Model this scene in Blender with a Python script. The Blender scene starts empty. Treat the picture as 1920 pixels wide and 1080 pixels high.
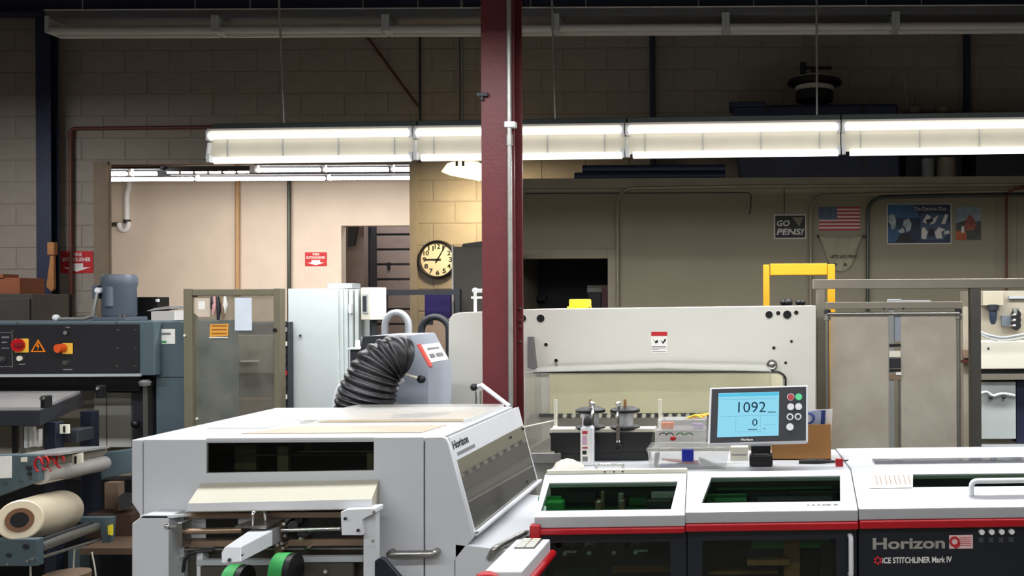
import bpy, bmesh, math, random
from mathutils import Vector, Matrix

# ------------------------------------------------------------------ camera / world / light
random.seed(7)
RAD = math.radians
scene = bpy.context.scene
COL = scene.collection
F, PX, PY, H = 1700.0, 1420.0, 565.0, 1.6      # focal length in px, principal point, eye height
ROLL = RAD(0.3)
cam_d = bpy.data.cameras.new('camera')
cam = bpy.data.objects.new('camera', cam_d)
COL.objects.link(cam)
cam_d.sensor_width = 36
cam_d.lens = 36 * F / 1920
cam_d.shift_x = (960 - PX) / 1920
cam_d.shift_y = (PY - 540) / 1920
cam_d.clip_start = 0.05
cam.matrix_world = Matrix.Translation((0, 0, H)) @ Matrix.Rotation(RAD(90), 4, 'X') @ Matrix.Rotation(-ROLL, 4, 'Z')
scene.camera = cam
w = bpy.data.worlds.new('world')
scene.world = w
w.use_nodes = True
w.node_tree.nodes['Background'].inputs[0].default_value = (0.5, 0.52, 0.55, 1)
w.node_tree.nodes['Background'].inputs[1].default_value = 0.05
vs = scene.view_settings
vs.view_transform = 'Standard'
vs.look = 'None'
vs.gamma = 1
vs.exposure = 0.0
vs.use_curve_mapping = False


def area_light(name, loc, direction, sx, sy, power, color=(1, 0.97, 0.93), spread=180):
    l = bpy.data.lights.new(name, 'AREA')
    l.shape = 'RECTANGLE'
    l.size = sx
    l.size_y = sy
    l.energy = power
    l.color = color
    l.spread = RAD(spread)
    o = bpy.data.objects.new(name, l)
    COL.objects.link(o)
    o.location = loc
    z = -Vector(direction).normalized()
    x = Vector((1, 0, 0))
    y = z.cross(x).normalized()
    x = y.cross(z).normalized()
    o.rotation_euler = Matrix((x, y, z)).transposed().to_euler()
    return o


LIGHT_ROWS = [
    # name, location, direction, length, width, power
    ('row_visible_light', (0.15, 5.0, 2.36), (0, 0.0, -1), 6.4, 0.14, 115),
    ('row_overhead_light', (-1.2, 3.2, 2.85), (0, 0.0, -1), 7.0, 0.16, 130),
    ('row_behind_light', (-1.2, 0.6, 2.85), (0, 0.1, -1), 7.0, 0.16, 90),
    ('row_rear_light', (-1.2, -2.0, 2.85), (0, 0.1, -1), 7.0, 0.16, 75),
    ('far_room_near_light', (-5.6, 9.62, 2.93), (0, 0.45, -1), 4.4, 0.12, 85),
    ('far_room_back_light', (-5.6, 10.75, 2.96), (0, 0.45, -1), 4.4, 0.12, 85),
    ('left_bay_light', (-6.5, 6.3, 2.95), (0.0, 0.3, -1), 1.2, 0.14, 42),
    ('added_door_light', (-5.6, 14.0, 3.95), (0, 0.3, -1), 1.2, 0.14, 60),  # unseen lamp added to brighten the sectional door
]
for nm, lo, di, ln, wd, pw in LIGHT_ROWS:
    area_light(nm, lo, di, ln, wd, pw, (1, 0.93, 0.86) if nm.startswith('far') else (0.97, 0.98, 1.0))

# ------------------------------------------------------------------ helpers


def P(px, py, d):
    """pixel of the 1920x1080 photograph at distance d -> world point"""
    dx, dy = px - PX, py - PY
    c, s = math.cos(ROLL), math.sin(ROLL)
    return Vector(((dx * c - dy * s) / F * d, d, H - (dx * s + dy * c) / F * d))


def lin(c):
    return tuple(((v / 255) / 12.92 if v / 255 <= 0.04045 else ((v / 255 + 0.055) / 1.055) ** 2.4) for v in c)


MATS = {}


def mat(name, rgb, rough=0.5, metal=0.0, var=0.08, scale=6.0, bump=0.0, bscale=60.0, spec=0.5, emit=None, estr=0.0):
    if name in MATS:
        return MATS[name]
    m = bpy.data.materials.new(name)
    m.use_nodes = True
    nt = m.node_tree
    b = nt.nodes['Principled BSDF']
    col = lin(rgb)
    b.inputs['Base Color'].default_value = (*col, 1)
    b.inputs['Roughness'].default_value = rough
    b.inputs['Metallic'].default_value = metal
    b.inputs['Specular IOR Level'].default_value = spec
    tc = nt.nodes.new('ShaderNodeTexCoord')
    if var > 0:
        n = nt.nodes.new('ShaderNodeTexNoise')
        n.inputs['Scale'].default_value = scale
        n.inputs['Detail'].default_value = 5
        nt.links.new(tc.outputs['Object'], n.inputs['Vector'])
        r = nt.nodes.new('ShaderNodeValToRGB')
        r.color_ramp.elements[0].position = 0.3
        r.color_ramp.elements[1].position = 0.7
        r.color_ramp.elements[0].color = (*[c * (1 - var) for c in col], 1)
        r.color_ramp.elements[1].color = (*[min(1, c * (1 + var)) for c in col], 1)
        nt.links.new(n.outputs['Fac'], r.inputs['Fac'])
        nt.links.new(r.outputs['Color'], b.inputs['Base Color'])
    if bump > 0:
        n2 = nt.nodes.new('ShaderNodeTexNoise')
        n2.inputs['Scale'].default_value = bscale
        n2.inputs['Detail'].default_value = 4
        nt.links.new(tc.outputs['Object'], n2.inputs['Vector'])
        bp = nt.nodes.new('ShaderNodeBump')
        bp.inputs['Strength'].default_value = bump
        bp.inputs['Distance'].default_value = 0.01
        nt.links.new(n2.outputs['Fac'], bp.inputs['Height'])
        nt.links.new(bp.outputs['Normal'], b.inputs['Normal'])
    if emit:
        b.inputs['Emission Color'].default_value = (*lin(emit), 1)
        b.inputs['Emission Strength'].default_value = estr
    MATS[name] = m
    return m


def glass(name, tint, haze=0.0, hazecol=(220, 220, 215), rough=0.02, ior=1.5, dirt=0.0):
    """thin pane: transparent tint + fresnel reflection + a share of scattering haze"""
    if name in MATS:
        return MATS[name]
    m = bpy.data.materials.new(name)
    m.use_nodes = True
    nt = m.node_tree
    nt.nodes.clear()
    out = nt.nodes.new('ShaderNodeOutputMaterial')
    tr = nt.nodes.new('ShaderNodeBsdfTransparent')
    tr.inputs[0].default_value = (*lin(tint), 1)
    gl = nt.nodes.new('ShaderNodeBsdfGlossy')
    gl.inputs['Roughness'].default_value = rough
    df = nt.nodes.new('ShaderNodeBsdfDiffuse')
    df.inputs[0].default_value = (*lin(hazecol), 1)
    m1 = nt.nodes.new('ShaderNodeMixShader')
    m1.inputs[0].default_value = haze
    nt.links.new(tr.outputs[0], m1.inputs[1])
    nt.links.new(df.outputs[0], m1.inputs[2])
    if dirt > 0:
        tc = nt.nodes.new('ShaderNodeTexCoord')
        n = nt.nodes.new('ShaderNodeTexNoise')
        n.inputs['Scale'].default_value = 5
        n.inputs['Detail'].default_value = 6
        nt.links.new(tc.outputs['Object'], n.inputs['Vector'])
        mr = nt.nodes.new('ShaderNodeMapRange')
        mr.inputs[1].default_value = 0.35
        mr.inputs[2].default_value = 0.7
        mr.inputs[3].default_value = haze
        mr.inputs[4].default_value = haze + dirt
        nt.links.new(n.outputs['Fac'], mr.inputs[0])
        nt.links.new(mr.outputs[0], m1.inputs[0])
    fr = nt.nodes.new('ShaderNodeFresnel')
    fr.inputs['IOR'].default_value = ior
    m2 = nt.nodes.new('ShaderNodeMixShader')
    ge = nt.nodes.new('ShaderNodeNewGeometry')
    mu = nt.nodes.new('ShaderNodeMath')
    mu.operation = 'SUBTRACT'
    mu.use_clamp = True
    nt.links.new(fr.outputs[0], mu.inputs[0])
    nt.links.new(ge.outputs['Backfacing'], mu.inputs[1])
    nt.links.new(mu.outputs[0], m2.inputs[0])
    nt.links.new(m1.outputs[0], m2.inputs[1])
    nt.links.new(gl.outputs[0], m2.inputs[2])
    nt.links.new(m2.outputs[0], out.inputs[0])
    MATS[name] = m
    return m


def emitter(name, rgb, s):
    if name in MATS:
        return MATS[name]
    m = bpy.data.materials.new(name)
    m.use_nodes = True
    nt = m.node_tree
    nt.nodes.clear()
    out = nt.nodes.new('ShaderNodeOutputMaterial')
    e = nt.nodes.new('ShaderNodeEmission')
    e.inputs[0].default_value = (*lin(rgb), 1)
    e.inputs[1].default_value = s
    nt.links.new(e.outputs[0], out.inputs[0])
    MATS[name] = m
    return m


OFF = {}


class MB:
    def __init__(s):
        s.v, s.f = [], []

    def add(s, vs, fs):
        o = len(s.v)
        s.v += [tuple(p) for p in vs]
        s.f += [[i + o for i in f] for f in fs]
        return s

    def box(s, x0, x1, y0, y1, z0, z1):
        x0, x1 = min(x0, x1), max(x0, x1)
        y0, y1 = min(y0, y1), max(y0, y1)
        z0, z1 = min(z0, z1), max(z0, z1)
        return s.add([(x0, y0, z0), (x1, y0, z0), (x1, y1, z0), (x0, y1, z0), (x0, y0, z1), (x1, y0, z1), (x1, y1, z1), (x0, y1, z1)],
                     [(0, 3, 2, 1), (4, 5, 6, 7), (0, 1, 5, 4), (1, 2, 6, 5), (2, 3, 7, 6), (3, 0, 4, 7)])

    def extrude(s, pts, vec):
        n = len(pts)
        vec = Vector(vec)
        a = [Vector(p) for p in pts]
        b = [p + vec for p in a]
        return s.add(a + b, [list(range(n))[::-1], list(range(n, 2 * n))] + [(i, (i + 1) % n, n + (i + 1) % n, n + i) for i in range(n)])

    def pb(s, x0, x1, y0, y1, d, dep):
        """box whose front face covers the given photo rectangle at distance d, dep metres deep"""
        cx, cy = (x0 + x1) / 2, (y0 + y1) / 2
        return s.box(P(x0, cy, d).x, P(x1, cy, d).x, d, d + dep, P(cx, y1, d).z, P(cx, y0, d).z)

    def pp(s, pts, d, dep):
        return s.extrude([P(x, y, d) for x, y in pts], (0, dep, 0))

    def loft(s, a, b, cap=True):
        n = len(a)
        fs = [(i, (i + 1) % n, n + (i + 1) % n, n + i) for i in range(n)]
        if cap:
            fs += [list(range(n))[::-1], list(range(n, 2 * n))]
        return s.add(list(a) + list(b), fs)

    def cyl(s, a, b, r, n=16, r2=None):
        a, b = Vector(a), Vector(b)
        r2 = r if r2 is None else r2
        ax = (b - a).normalized()
        u = ax.orthogonal().normalized()
        v = ax.cross(u)
        A = [a + (u * math.cos(2 * math.pi * i / n) + v * math.sin(2 * math.pi * i / n)) * r for i in range(n)]
        B = [b + (u * math.cos(2 * math.pi * i / n) + v * math.sin(2 * math.pi * i / n)) * r2 for i in range(n)]
        return s.loft(A, B)

    def tube(s, pts, r, n=10):
        pts = [Vector(p) for p in pts]
        rs = r if isinstance(r, (list, tuple)) else [r] * len(pts)
        u = None
        rings = []
        for i, p in enumerate(pts):
            t = (pts[min(i + 1, len(pts) - 1)] - pts[max(i - 1, 0)]).normalized()
            if u is None:
                u = t.orthogonal().normalized()
            u = (u - t * u.dot(t)).normalized()
            v = t.cross(u)
            rings.append([p + (u * math.cos(2 * math.pi * k / n) + v * math.sin(2 * math.pi * k / n)) * rs[i] for k in range(n)])
        o = len(s.v)
        for rg in rings:
            s.v += [tuple(q) for q in rg]
        for i in range(len(rings) - 1):
            for k in range(n):
                s.f.append([o + i * n + k, o + i * n + (k + 1) % n, o + (i + 1) * n + (k + 1) % n, o + (i + 1) * n + k])
        s.f.append([o + k for k in range(n)][::-1])
        s.f.append([o + (len(rings) - 1) * n + k for k in range(n)])
        return s

    def lathe(s, base, axis, prof, n=24):
        base = Vector(base)
        ax = Vector(axis).normalized()
        u = ax.orthogonal().normalized()
        v = ax.cross(u)
        o = len(s.v)
        for r, h in prof:
            for k in range(n):
                a = 2 * math.pi * k / n
                s.v.append(tuple(base + ax * h + (u * math.cos(a) + v * math.sin(a)) * r))
        m = len(prof)
        for i in range(m - 1):
            for k in range(n):
                s.f.append([o + i * n + k, o + i * n + (k + 1) % n, o + (i + 1) * n + (k + 1) % n, o + (i + 1) * n + k])
        s.f.append([o + k for k in range(n)][::-1])
        s.f.append([o + (m - 1) * n + k for k in range(n)])
        return s

    def ball(s, c, r, n=14, sc=(1, 1, 1)):
        c = Vector(c)
        o = len(s.v)
        m = n // 2
        for i in range(1, m):
            th = math.pi * i / m
            for k in range(n):
                a = 2 * math.pi * k / n
                s.v.append((c.x + r * sc[0] * math.sin(th) * math.cos(a), c.y + r * sc[1] * math.sin(th) * math.sin(a), c.z + r * sc[2] * math.cos(th)))
        for i in range(m - 2):
            for k in range(n):
                s.f.append([o + i * n + k, o + i * n + (k + 1) % n, o + (i + 1) * n + (k + 1) % n, o + (i + 1) * n + k])
        s.f.append([o + k for k in range(n)])
        s.f.append([o + (m - 2) * n + k for k in range(n)][::-1])
        return s

    def arc_pts(s, *a):
        pass

    def build(s, name, material, parent=None, bevel=0.0, smooth=True, label=None, seg=2):
        me = bpy.data.meshes.new(name)
        if parent is not None and parent.name in OFF:
            off = OFF[parent.name]
        elif parent is None:
            xs = [v[0] for v in s.v]
            ys = [v[1] for v in s.v]
            zs = [v[2] for v in s.v]
            off = Vector(((min(xs) + max(xs)) / 2, (min(ys) + max(ys)) / 2, min(zs)))
        else:
            off = Vector((0, 0, 0))
        me.from_pydata([(v[0] - off[0], v[1] - off[1], v[2] - off[2]) for v in s.v], [], s.f)
        bm = bmesh.new()
        bm.from_mesh(me)
        bmesh.ops.recalc_face_normals(bm, faces=bm.faces)
        for f in bm.faces:
            f.smooth = smooth
        bm.to_mesh(me)
        bm.free()
        if smooth:
            me.set_sharp_from_angle(angle=RAD(38))
        me.materials.append(material)
        o = bpy.data.objects.new(name, me)
        COL.objects.link(o)
        if parent is not None:
            o.parent = parent
        else:
            o.location = off
        OFF[o.name] = off
        if bevel > 0:
            b = o.modifiers.new('bevel', 'BEVEL')
            b.width = bevel
            b.segments = seg
            b.limit_method = 'ANGLE'
            b.harden_normals = smooth
            b.angle_limit = RAD(40)
        if label:
            o['label'] = label
        return o


def tag(o, label, cat, group=None):
    o['label'] = label
    o['category'] = cat
    if group:
        o['group'] = group
    return o


def thing(name, label, cat, loc=(0, 0, 0), rz=0.0, group=None, local=False):
    o = bpy.data.objects.new(name, None)
    o.empty_display_size = 0.05
    COL.objects.link(o)
    o.location = loc
    o.rotation_euler = (0, 0, rz)
    OFF[o.name] = Vector((0, 0, 0)) if local else Vector(loc)
    return tag(o, label, cat, group)


def struct(o):
    o['kind'] = 'structure'
    return o


def copy_tree(o, parent=None):
    c = o.copy()
    COL.objects.link(c)
    c.parent = parent
    OFF[c.name] = OFF.get(o.name, Vector((0, 0, 0)))
    for ch in list(o.children):
        copy_tree(ch, c)
    return c


def text(body, material, parent, origin, xd, ud, wid, hei, name='lettering', ext=0.0006, shear=0.0, bold=0.0):
    """lettering fitted into a wid x hei box whose lower left corner is origin"""
    cu = bpy.data.curves.new('t', 'FONT')
    cu.body = body
    cu.size = 1
    cu.shear = shear
    cu.offset = bold
    cu.resolution_u = 3
    ob = bpy.data.objects.new('t', cu)
    COL.objects.link(ob)
    bpy.context.view_layer.update()
    me = bpy.data.meshes.new_from_object(ob.evaluated_get(bpy.context.evaluated_depsgraph_get()))
    bpy.data.objects.remove(ob)
    vs_ = [v.co.copy() for v in me.vertices]
    fs = [list(p.vertices) for p in me.polygons]
    bpy.data.meshes.remove(me)
    x0, x1 = min(v.x for v in vs_), max(v.x for v in vs_)
    y0, y1 = min(v.y for v in vs_), max(v.y for v in vs_)
    origin = Vector(origin)
    xd = Vector(xd).normalized()
    ud = Vector(ud).normalized()
    nd = xd.cross(ud)
    pts = [origin + xd * ((v.x - x0) / (x1 - x0) * wid) + ud * ((v.y - y0) / (y1 - y0) * hei) + nd * ext for v in vs_]
    mb = MB()
    mb.add(pts, fs)
    return mb.build(name, material, parent, smooth=False)


def bend(pts, r=0.06, n=6):
    """polyline with rounded corners"""
    pts = [Vector(p) for p in pts]
    out = [pts[0]]
    for i in range(1, len(pts) - 1):
        a, b, c = pts[i - 1], pts[i], pts[i + 1]
        r_ = min(r, (a - b).length * 0.49, (c - b).length * 0.49)
        p = b + (a - b).normalized() * r_
        q = b + (c - b).normalized() * r_
        for k in range(n + 1):
            t = k / n
            out.append(p * (1 - t) ** 2 + b * 2 * t * (1 - t) + q * t * t)
    out.append(pts[-1])
    return out


def circ(cx, cy, r, n=20, a0=0, a1=360):
    return [(cx + r * math.cos(RAD(a0 + (a1 - a0) * k / n)), cy + r * math.sin(RAD(a0 + (a1 - a0) * k / n))) for k in range(n + (0 if a1 - a0 == 360 else 1))]


# ------------------------------------------------------------------ materials
M_block = mat('painted_block', (147, 138, 128), 0.75, var=0.06, scale=9, bump=0.25, bscale=120)
M_mortar = mat('mortar', (137, 129, 119), 0.9, var=0.1)
M_floor = mat('concrete_floor', (120, 118, 112), 0.5, var=0.15, scale=2)
M_ceil = mat('ceiling_deck', (128, 128, 132), 0.8)
M_plaster = mat('painted_plaster', (214, 200, 186), 0.7, var=0.04, scale=3, bump=0.05)
M_dry = mat('drywall_paint', (138, 131, 110), 0.75, var=0.04, scale=3, bump=0.06)
M_navy2 = mat('machine_navy', (22, 26, 42), 0.45, var=0.1)
M_navy = mat('navy_paint', (32, 40, 66), 0.5, var=0.15)
M_maroon = mat('maroon_paint', (98, 35, 39), 0.45, var=0.1, scale=14, bump=0.12, bscale=80)
M_galv = mat('galvanised', (170, 170, 165), 0.4, 0.7, var=0.1, scale=20)
M_conduit = mat('painted_conduit', (140, 132, 112), 0.5, 0.2)
M_dkconduit = mat('dark_conduit', (70, 76, 70), 0.4, 0.5)
M_rust = mat('red_brown_pipe', (92, 44, 34), 0.5, var=0.15)
M_chrome = mat('chrome', (215, 215, 212), 0.18, 1.0, var=0.03)
M_steel = mat('brushed_steel', (165, 163, 158), 0.33, 0.9, var=0.06, scale=30)
M_bronze = mat('warm_rod_metal', (165, 140, 118), 0.35, 0.8)
M_black = mat('black_plastic', (18, 18, 20), 0.45, var=0.1)
M_dk = mat('dark_metal', (36, 38, 44), 0.5, var=0.12)
M_void = mat('hole_black', (6, 6, 7), 0.8, var=0.0)
M_white = mat('white_paint', (228, 230, 233), 0.4, var=0.025, scale=4)
M_offw = mat('offwhite_paint', (213, 212, 202), 0.45, var=0.03, scale=3)
M_fgrey = mat('feeder_grey_paint', (208, 210, 214), 0.42, var=0.025, scale=4)
M_cream = mat('cream_paint', (226, 222, 204), 0.5, var=0.03)
M_cabgrey = mat('cabinet_grey', (196, 204, 202), 0.45, var=0.03)
M_deck = mat('deck_grey_paint', (188, 190, 193), 0.45, var=0.04, scale=5)
M_lgrey = mat('light_grey_trim', (172, 176, 178), 0.45, var=0.03)
M_teal = mat('slate_teal_paint', (80, 96, 102), 0.45, var=0.08, scale=8)
M_motor = mat('motor_blue_grey', (80, 89, 100), 0.5, var=0.08)
M_olive = mat('olive_grey_frame', (122, 116, 96), 0.45, 0.2, var=0.05)
M_taupe = mat('taupe_frame', (134, 127, 114), 0.45, 0.25, var=0.05)
M_red = mat('red_plastic', (176, 16, 28), 0.35, var=0.06)
M_signred = mat('sign_red', (190, 26, 34), 0.5, var=0.04)
M_yellow = mat('yellow_paint', (206, 142, 10), 0.45, var=0.06)
M_lemon = mat('lemon_plastic', (245, 226, 50), 0.5, var=0.04)
M_orange = mat('orange_plastic', (240, 130, 20), 0.4)
M_green = mat('green_belt', (58, 168, 84), 0.55, var=0.06)
M_dgreen = mat('deep_green_part', (30, 92, 48), 0.5)
M_tan = mat('tan_bar', (140, 118, 98), 0.5, 0.3)
M_card = mat('cardboard', (166, 118, 66), 0.8, var=0.08)
M_brownbox = mat('brown_box', (120, 66, 38), 0.8)
M_paper = mat('paper', (238, 236, 230), 0.8, var=0.02)
M_ink = mat('ink', (28, 28, 30), 0.7, var=0.0)
M_signwhite = mat('sign_white', (235, 232, 228), 0.6, var=0.0)
M_inkgrey = mat('ink_grey', (120, 120, 122), 0.7, var=0.0)
M_wood = mat('wood', (166, 112, 66), 0.6, var=0.15, scale=12)
M_blue = mat('blue_plastic', (28, 40, 150), 0.35)
M_navypanel = mat('stitcher_navy_panel', (24, 28, 36), 0.35, var=0.05)
M_film = mat('film_roll', (222, 208, 180), 0.16, var=0.05, spec=0.7)
M_core = mat('cardboard_core', (110, 76, 54), 0.8)
M_hose = mat('hose_black', (26, 27, 30), 0.4, var=0.1)
M_greyhose = mat('hose_grey', (170, 174, 178), 0.45)
M_rag = mat('rag_cloth', (225, 220, 206), 0.9, var=0.06, scale=20, bump=0.3)
M_tubeoff = mat('unlit_tube', (190, 186, 182), 0.4, var=0.03)
M_chan = mat('fixture_channel_grey', (92, 92, 96), 0.5)
M_chgreen = mat('fixture_channel_green', (36, 52, 48), 0.5)
M_refl = mat('reflector_enamel', (220, 214, 196), 0.35, var=0.04, scale=8)
M_tube = emitter('lit_tube', (255, 252, 246), 2.2)
M_fartube = emitter('far_lit_tube', (255, 246, 236), 40.0)
M_glassdark = glass('tinted_pane', (206, 217, 208), rough=0.02, ior=1.5)
M_glasssmoke = glass('smoke_pane', (200, 200, 202), rough=0.02, ior=1.5)
M_acryl = glass('acrylic', (250, 250, 248), haze=0.01, rough=0.04, ior=1.35, dirt=0.05)
M_acrylw = glass('frosted_glare_acrylic', (235, 235, 230), haze=0.16, hazecol=(248, 248, 246), rough=0.1, ior=1.45)  # white haze also stands in for light reflected off the hood roof
M_scuff = glass('scuffed_polycarbonate', (222, 222, 216), haze=0.10, hazecol=(170, 165, 155), rough=0.06, ior=1.5, dirt=0.22)
M_sheet = glass('milky_sheet', (220, 216, 205), haze=0.5, hazecol=(205, 198, 184), rough=0.2, ior=1.4, dirt=0.2)
M_cleartub = glass('clear_tub', (250, 250, 250), haze=0.30, hazecol=(245, 245, 245), rough=0.05, ior=1.45)
# ------------------------------------------------------------------ room shell
DW = 8.4                                     # block wall
XL, XR = -7.4, 4.5
ZC = 4.7
OX0, OX1 = P(205, 420, DW).x, P(770, 420, DW).x
OZ = P(480, 307, DW).z
YF = 13.0                                    # far room wall
struct(MB().box(XL - 4, XR + 0.2, -4.0, 18.0, -0.15, 0).build('floor', M_floor))
struct(MB().box(XL, XR + 0.2, -4.0, DW + 0.2, ZC, ZC + 0.15).build('ceiling', M_ceil))
struct(MB().box(XL - 0.2, XL, -4.0, DW + 0.2, 0, ZC).build('wall_left', M_block))
struct(MB().box(XR, XR + 0.2, -4.0, DW + 0.2, 0, ZC).build('wall_right', M_block))
struct(MB().box(XL, XR, -4.2, -4.0, 0, ZC).build('wall_near', M_block))
wb = MB()
yb0, yb1 = DW + 0.005, DW + 0.03
wb.box(XL, OX0, yb0, yb1, 0, ZC).box(OX0, OX1, yb0, yb1, OZ, ZC).box(OX1, XR, yb0, yb1, 0, ZC)
WB = struct(wb.build('wall_back', M_mortar))
OFFWB = OFF[WB.name]
BH, BL, J = 0.2032, 0.4064, 0.008
ZJ, XJ = P(840, 337, DW).z, P(811, 357, DW).x
full_me = None


def block(x0, x1, z0, z1):
    global full_me
    isfull = abs(x1 - x0 - (BL - J)) < 1e-4 and abs(z1 - z0 - (BH - J)) < 1e-4
    c = Vector(((x0 + x1) / 2, DW, (z0 + z1) / 2))
    if isfull and full_me:
        o = bpy.data.objects.new('concrete_block', full_me)
        COL.objects.link(o)
        o.parent = WB
    else:
        hx, hz = (x1 - x0) / 2, (z1 - z0) / 2
        e = 0.004
        m = MB()
        m.add([(-hx, .012, -hz), (hx, .012, -hz), (hx, .012, hz), (-hx, .012, hz), (-hx, .003, -hz), (hx, .003, -hz), (hx, .003, hz), (-hx, .003, hz),
               (-hx + e, 0, -hz + e), (hx - e, 0, -hz + e), (hx - e, 0, hz - e), (-hx + e, 0, hz - e)],
              [(0, 1, 5, 4), (1, 2, 6, 5), (2, 3, 7, 6), (3, 0, 4, 7), (4, 5, 9, 8), (5, 6, 10, 9), (6, 7, 11, 10), (7, 4, 8, 11), (8, 9, 10, 11)])
        me = bpy.data.meshes.new('concrete_block')
        me.from_pydata(m.v, [], m.f)
        me.materials.append(M_block)
        o = bpy.data.objects.new('concrete_block', me)
        COL.objects.link(o)
        o.parent = WB
        if isfull:
            full_me = me
    o.location = c - OFFWB + Vector((0, random.uniform(-0.001, 0.0015), 0))


ZTOP = 4.45
rows = []
k = -8
while True:
    z0 = ZJ + k * BH + J / 2
    if z0 > ZTOP:
        break
    rows.append((k, z0, z0 + BH - J))
    k += 1
for k, z0, z1 in rows:
    zones = []
    if z0 >= OZ - 0.05:
        zones = [(-7.3, 2.6)]
    elif z1 > OZ:
        zones = [(-7.3, OX0), (OX1, 2.6)]
    else:
        zones = [(-7.3, OX0)]
        if z1 > 1.45:
            zones.append((OX1, -2.2))
    for a, b in zones:
        sh = 0 if k % 2 else BL / 2
        n0 = math.floor((a - XJ - sh) / BL)
        x = XJ + sh + n0 * BL
        while x < b:
            u, v = max(x, a) + J / 2, min(x + BL, b) - J / 2
            if v - u > 0.03 and not (z1 < 2.4 and u > -2.2):
                block(u, v, max(z0, 0), z1)
            x += BL
    if z1 > OZ + 0.03 and z0 < OZ - 0.05:
        x = XJ + (0 if k % 2 else BL / 2) + math.floor((OX0 - XJ) / BL) * BL
        while x < OX1:
            u, v = max(x, OX0) + J / 2, min(x + BL, OX1) - J / 2
            if v - u > 0.03:
                block(u, v, OZ + 0.002, z1)
            x += BL
# jambs of the wide opening
zj = OZ
struct(MB().box(P(180, 420, DW).x, OX0, DW - 0.03, DW - 0.002, 0, zj + 0.02).build('trim_1', mat('jamb_paint', (128, 112, 94), 0.7)))
struct(MB().box(OX1, P(784, 420, DW).x, DW - 0.025, DW + 0.05, 0, zj + 0.02).build('trim_2', M_block))

# far room behind the opening
FX0, FX1 = XL - 3.6, -1.5
dX0, dX1, dZ = P(640, 500, YF).x, P(772, 500, YF).x, P(700, 423, YF).z
struct(MB().box(FX0, dX0, YF, YF + 0.15, 0, 4.2).box(dX0, dX1, YF, YF + 0.15, dZ, 4.2).box(dX1, FX1, YF, YF + 0.15, 0, 4.2).build('wall_far', M_plaster))
struct(MB().box(FX0, FX1, DW + 0.06, 18, 4.2, 4.3).build('ceiling_far', M_ceil))
struct(MB().box(FX0 - .1, FX0, DW + 0.06, 18, 0, 4.2).build('wall_far_left', M_plaster))
struct(MB().box(FX1, FX1 + .1, DW + 0.06, 18, 0, 4.2).build('wall_far_right', M_plaster))
struct(MB().box(FX0, FX1, 17.0, 17.15, 0, 4.2).build('wall_loading', mat('dim_block', (128, 116, 104), 0.8)))
# patched panel on the far wall
struct(MB().pb(570, 637, 502, 640, YF - 0.006, 0.006).build('trim_3', M_plaster, bevel=0.002))
# overhead sectional door seen through the far doorway
od = thing('sectional_door', 'brown-grey overhead sectional door seen through the far doorway', 'overhead door', (P(735, 600, 15).x, 15.0, 0))
M_odoor = mat('sectional_door_paint', (122, 106, 98), 0.6)
pw0, pw1 = P(697, 500, 15).x, P(790, 500, 15).x
zb = 0.0
i = 0
hgt = 28 / F * 15
ztop = P(730, 423, 15).z + 0.1
while zb < ztop:
    MB().box(pw0, pw1, 15.0, 15.04, zb + 0.035, zb + hgt).build('door_panel', M_odoor, od, bevel=0.006)
    zb += hgt
MB().box(pw0, pw1, 15.02, 15.05, 0, ztop).build('door_backing', M_dk, od)
MB().pb(726, 731, 492, 505, 14.97, 0.03).build('latch', M_black, od)
o = MB()
o.box(P(680, 500, 14.2).x, P(697, 500, 14.2).x, 14.2, 14.4, 0, 3.2)
tag(o.build('steel_post', M_dk, bevel=0.004), 'dark steel post left of the sectional door beyond the far doorway', 'post')
o = MB()
o.box(P(640, 500, 13.9).x, P(680, 500, 13.9).x, 13.95, 14.1, 0, 3.1)
struct(o.build('wall_passage', M_odoor))
o = MB().pp([(653, 425), (668, 425), (662, 460), (652, 462)], 13.6, 0.1)
tag(o.build('wall_bracket', M_black), 'black bracket high up inside the far doorway', 'bracket')

# far room lights
def far_fixture(px0, px1, py, d, name, label, dash):
    a, b = P(px0, py, d), P(px1, py, d)
    z = P((px0 + px1) / 2, py, d).z
    t = thing(name, label, 'ceiling light', ((a.x + b.x) / 2, d, z), group='far room ceiling lights')
    MB().box(a.x, b.x, d + 0.02, d + 0.10, z + 0.045, z + 0.10).build('channel', M_dk, t, bevel=0.004)
    m = MB()
    n = 3
    for i in range(n):
        x0 = a.x + (b.x - a.x) * i / n + 0.03
        x1 = a.x + (b.x - a.x) * (i + 1) / n - 0.03
        MB().cyl((x0, d, z), (x1, d, z), 0.021, 14).build('tube', M_fartube, t)
        MB().box(x0 - 0.03, x0, d - 0.012, d + 0.03, z - 0.025, z + 0.06).build('socket', M_white, t)
    MB().loft([(a.x, d - 0.02, z + 0.05), (a.x, d + 0.14, z + 0.05), (a.x, d + 0.2, z + 0.0), (a.x, d + 0.205, z + 0.005), (a.x, d + 0.14, z + 0.06), (a.x, d - 0.02, z + 0.06)],
              [(b.x, d - 0.02, z + 0.05), (b.x, d + 0.14, z + 0.05), (b.x, d + 0.2, z + 0.0), (b.x, d + 0.205, z + 0.005), (b.x, d + 0.14, z + 0.06), (b.x, d - 0.02, z + 0.06)]).build('reflector', M_dk, t)
    for fx in (0.2, 0.8):
        MB().cyl((a.x + (b.x - a.x) * fx, d + 0.06, z + 0.1), (a.x + (b.x - a.x) * fx, d + 0.06, 4.2), 0.006, 8).build('hanger_rod', M_galv, t)
    return t


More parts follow.
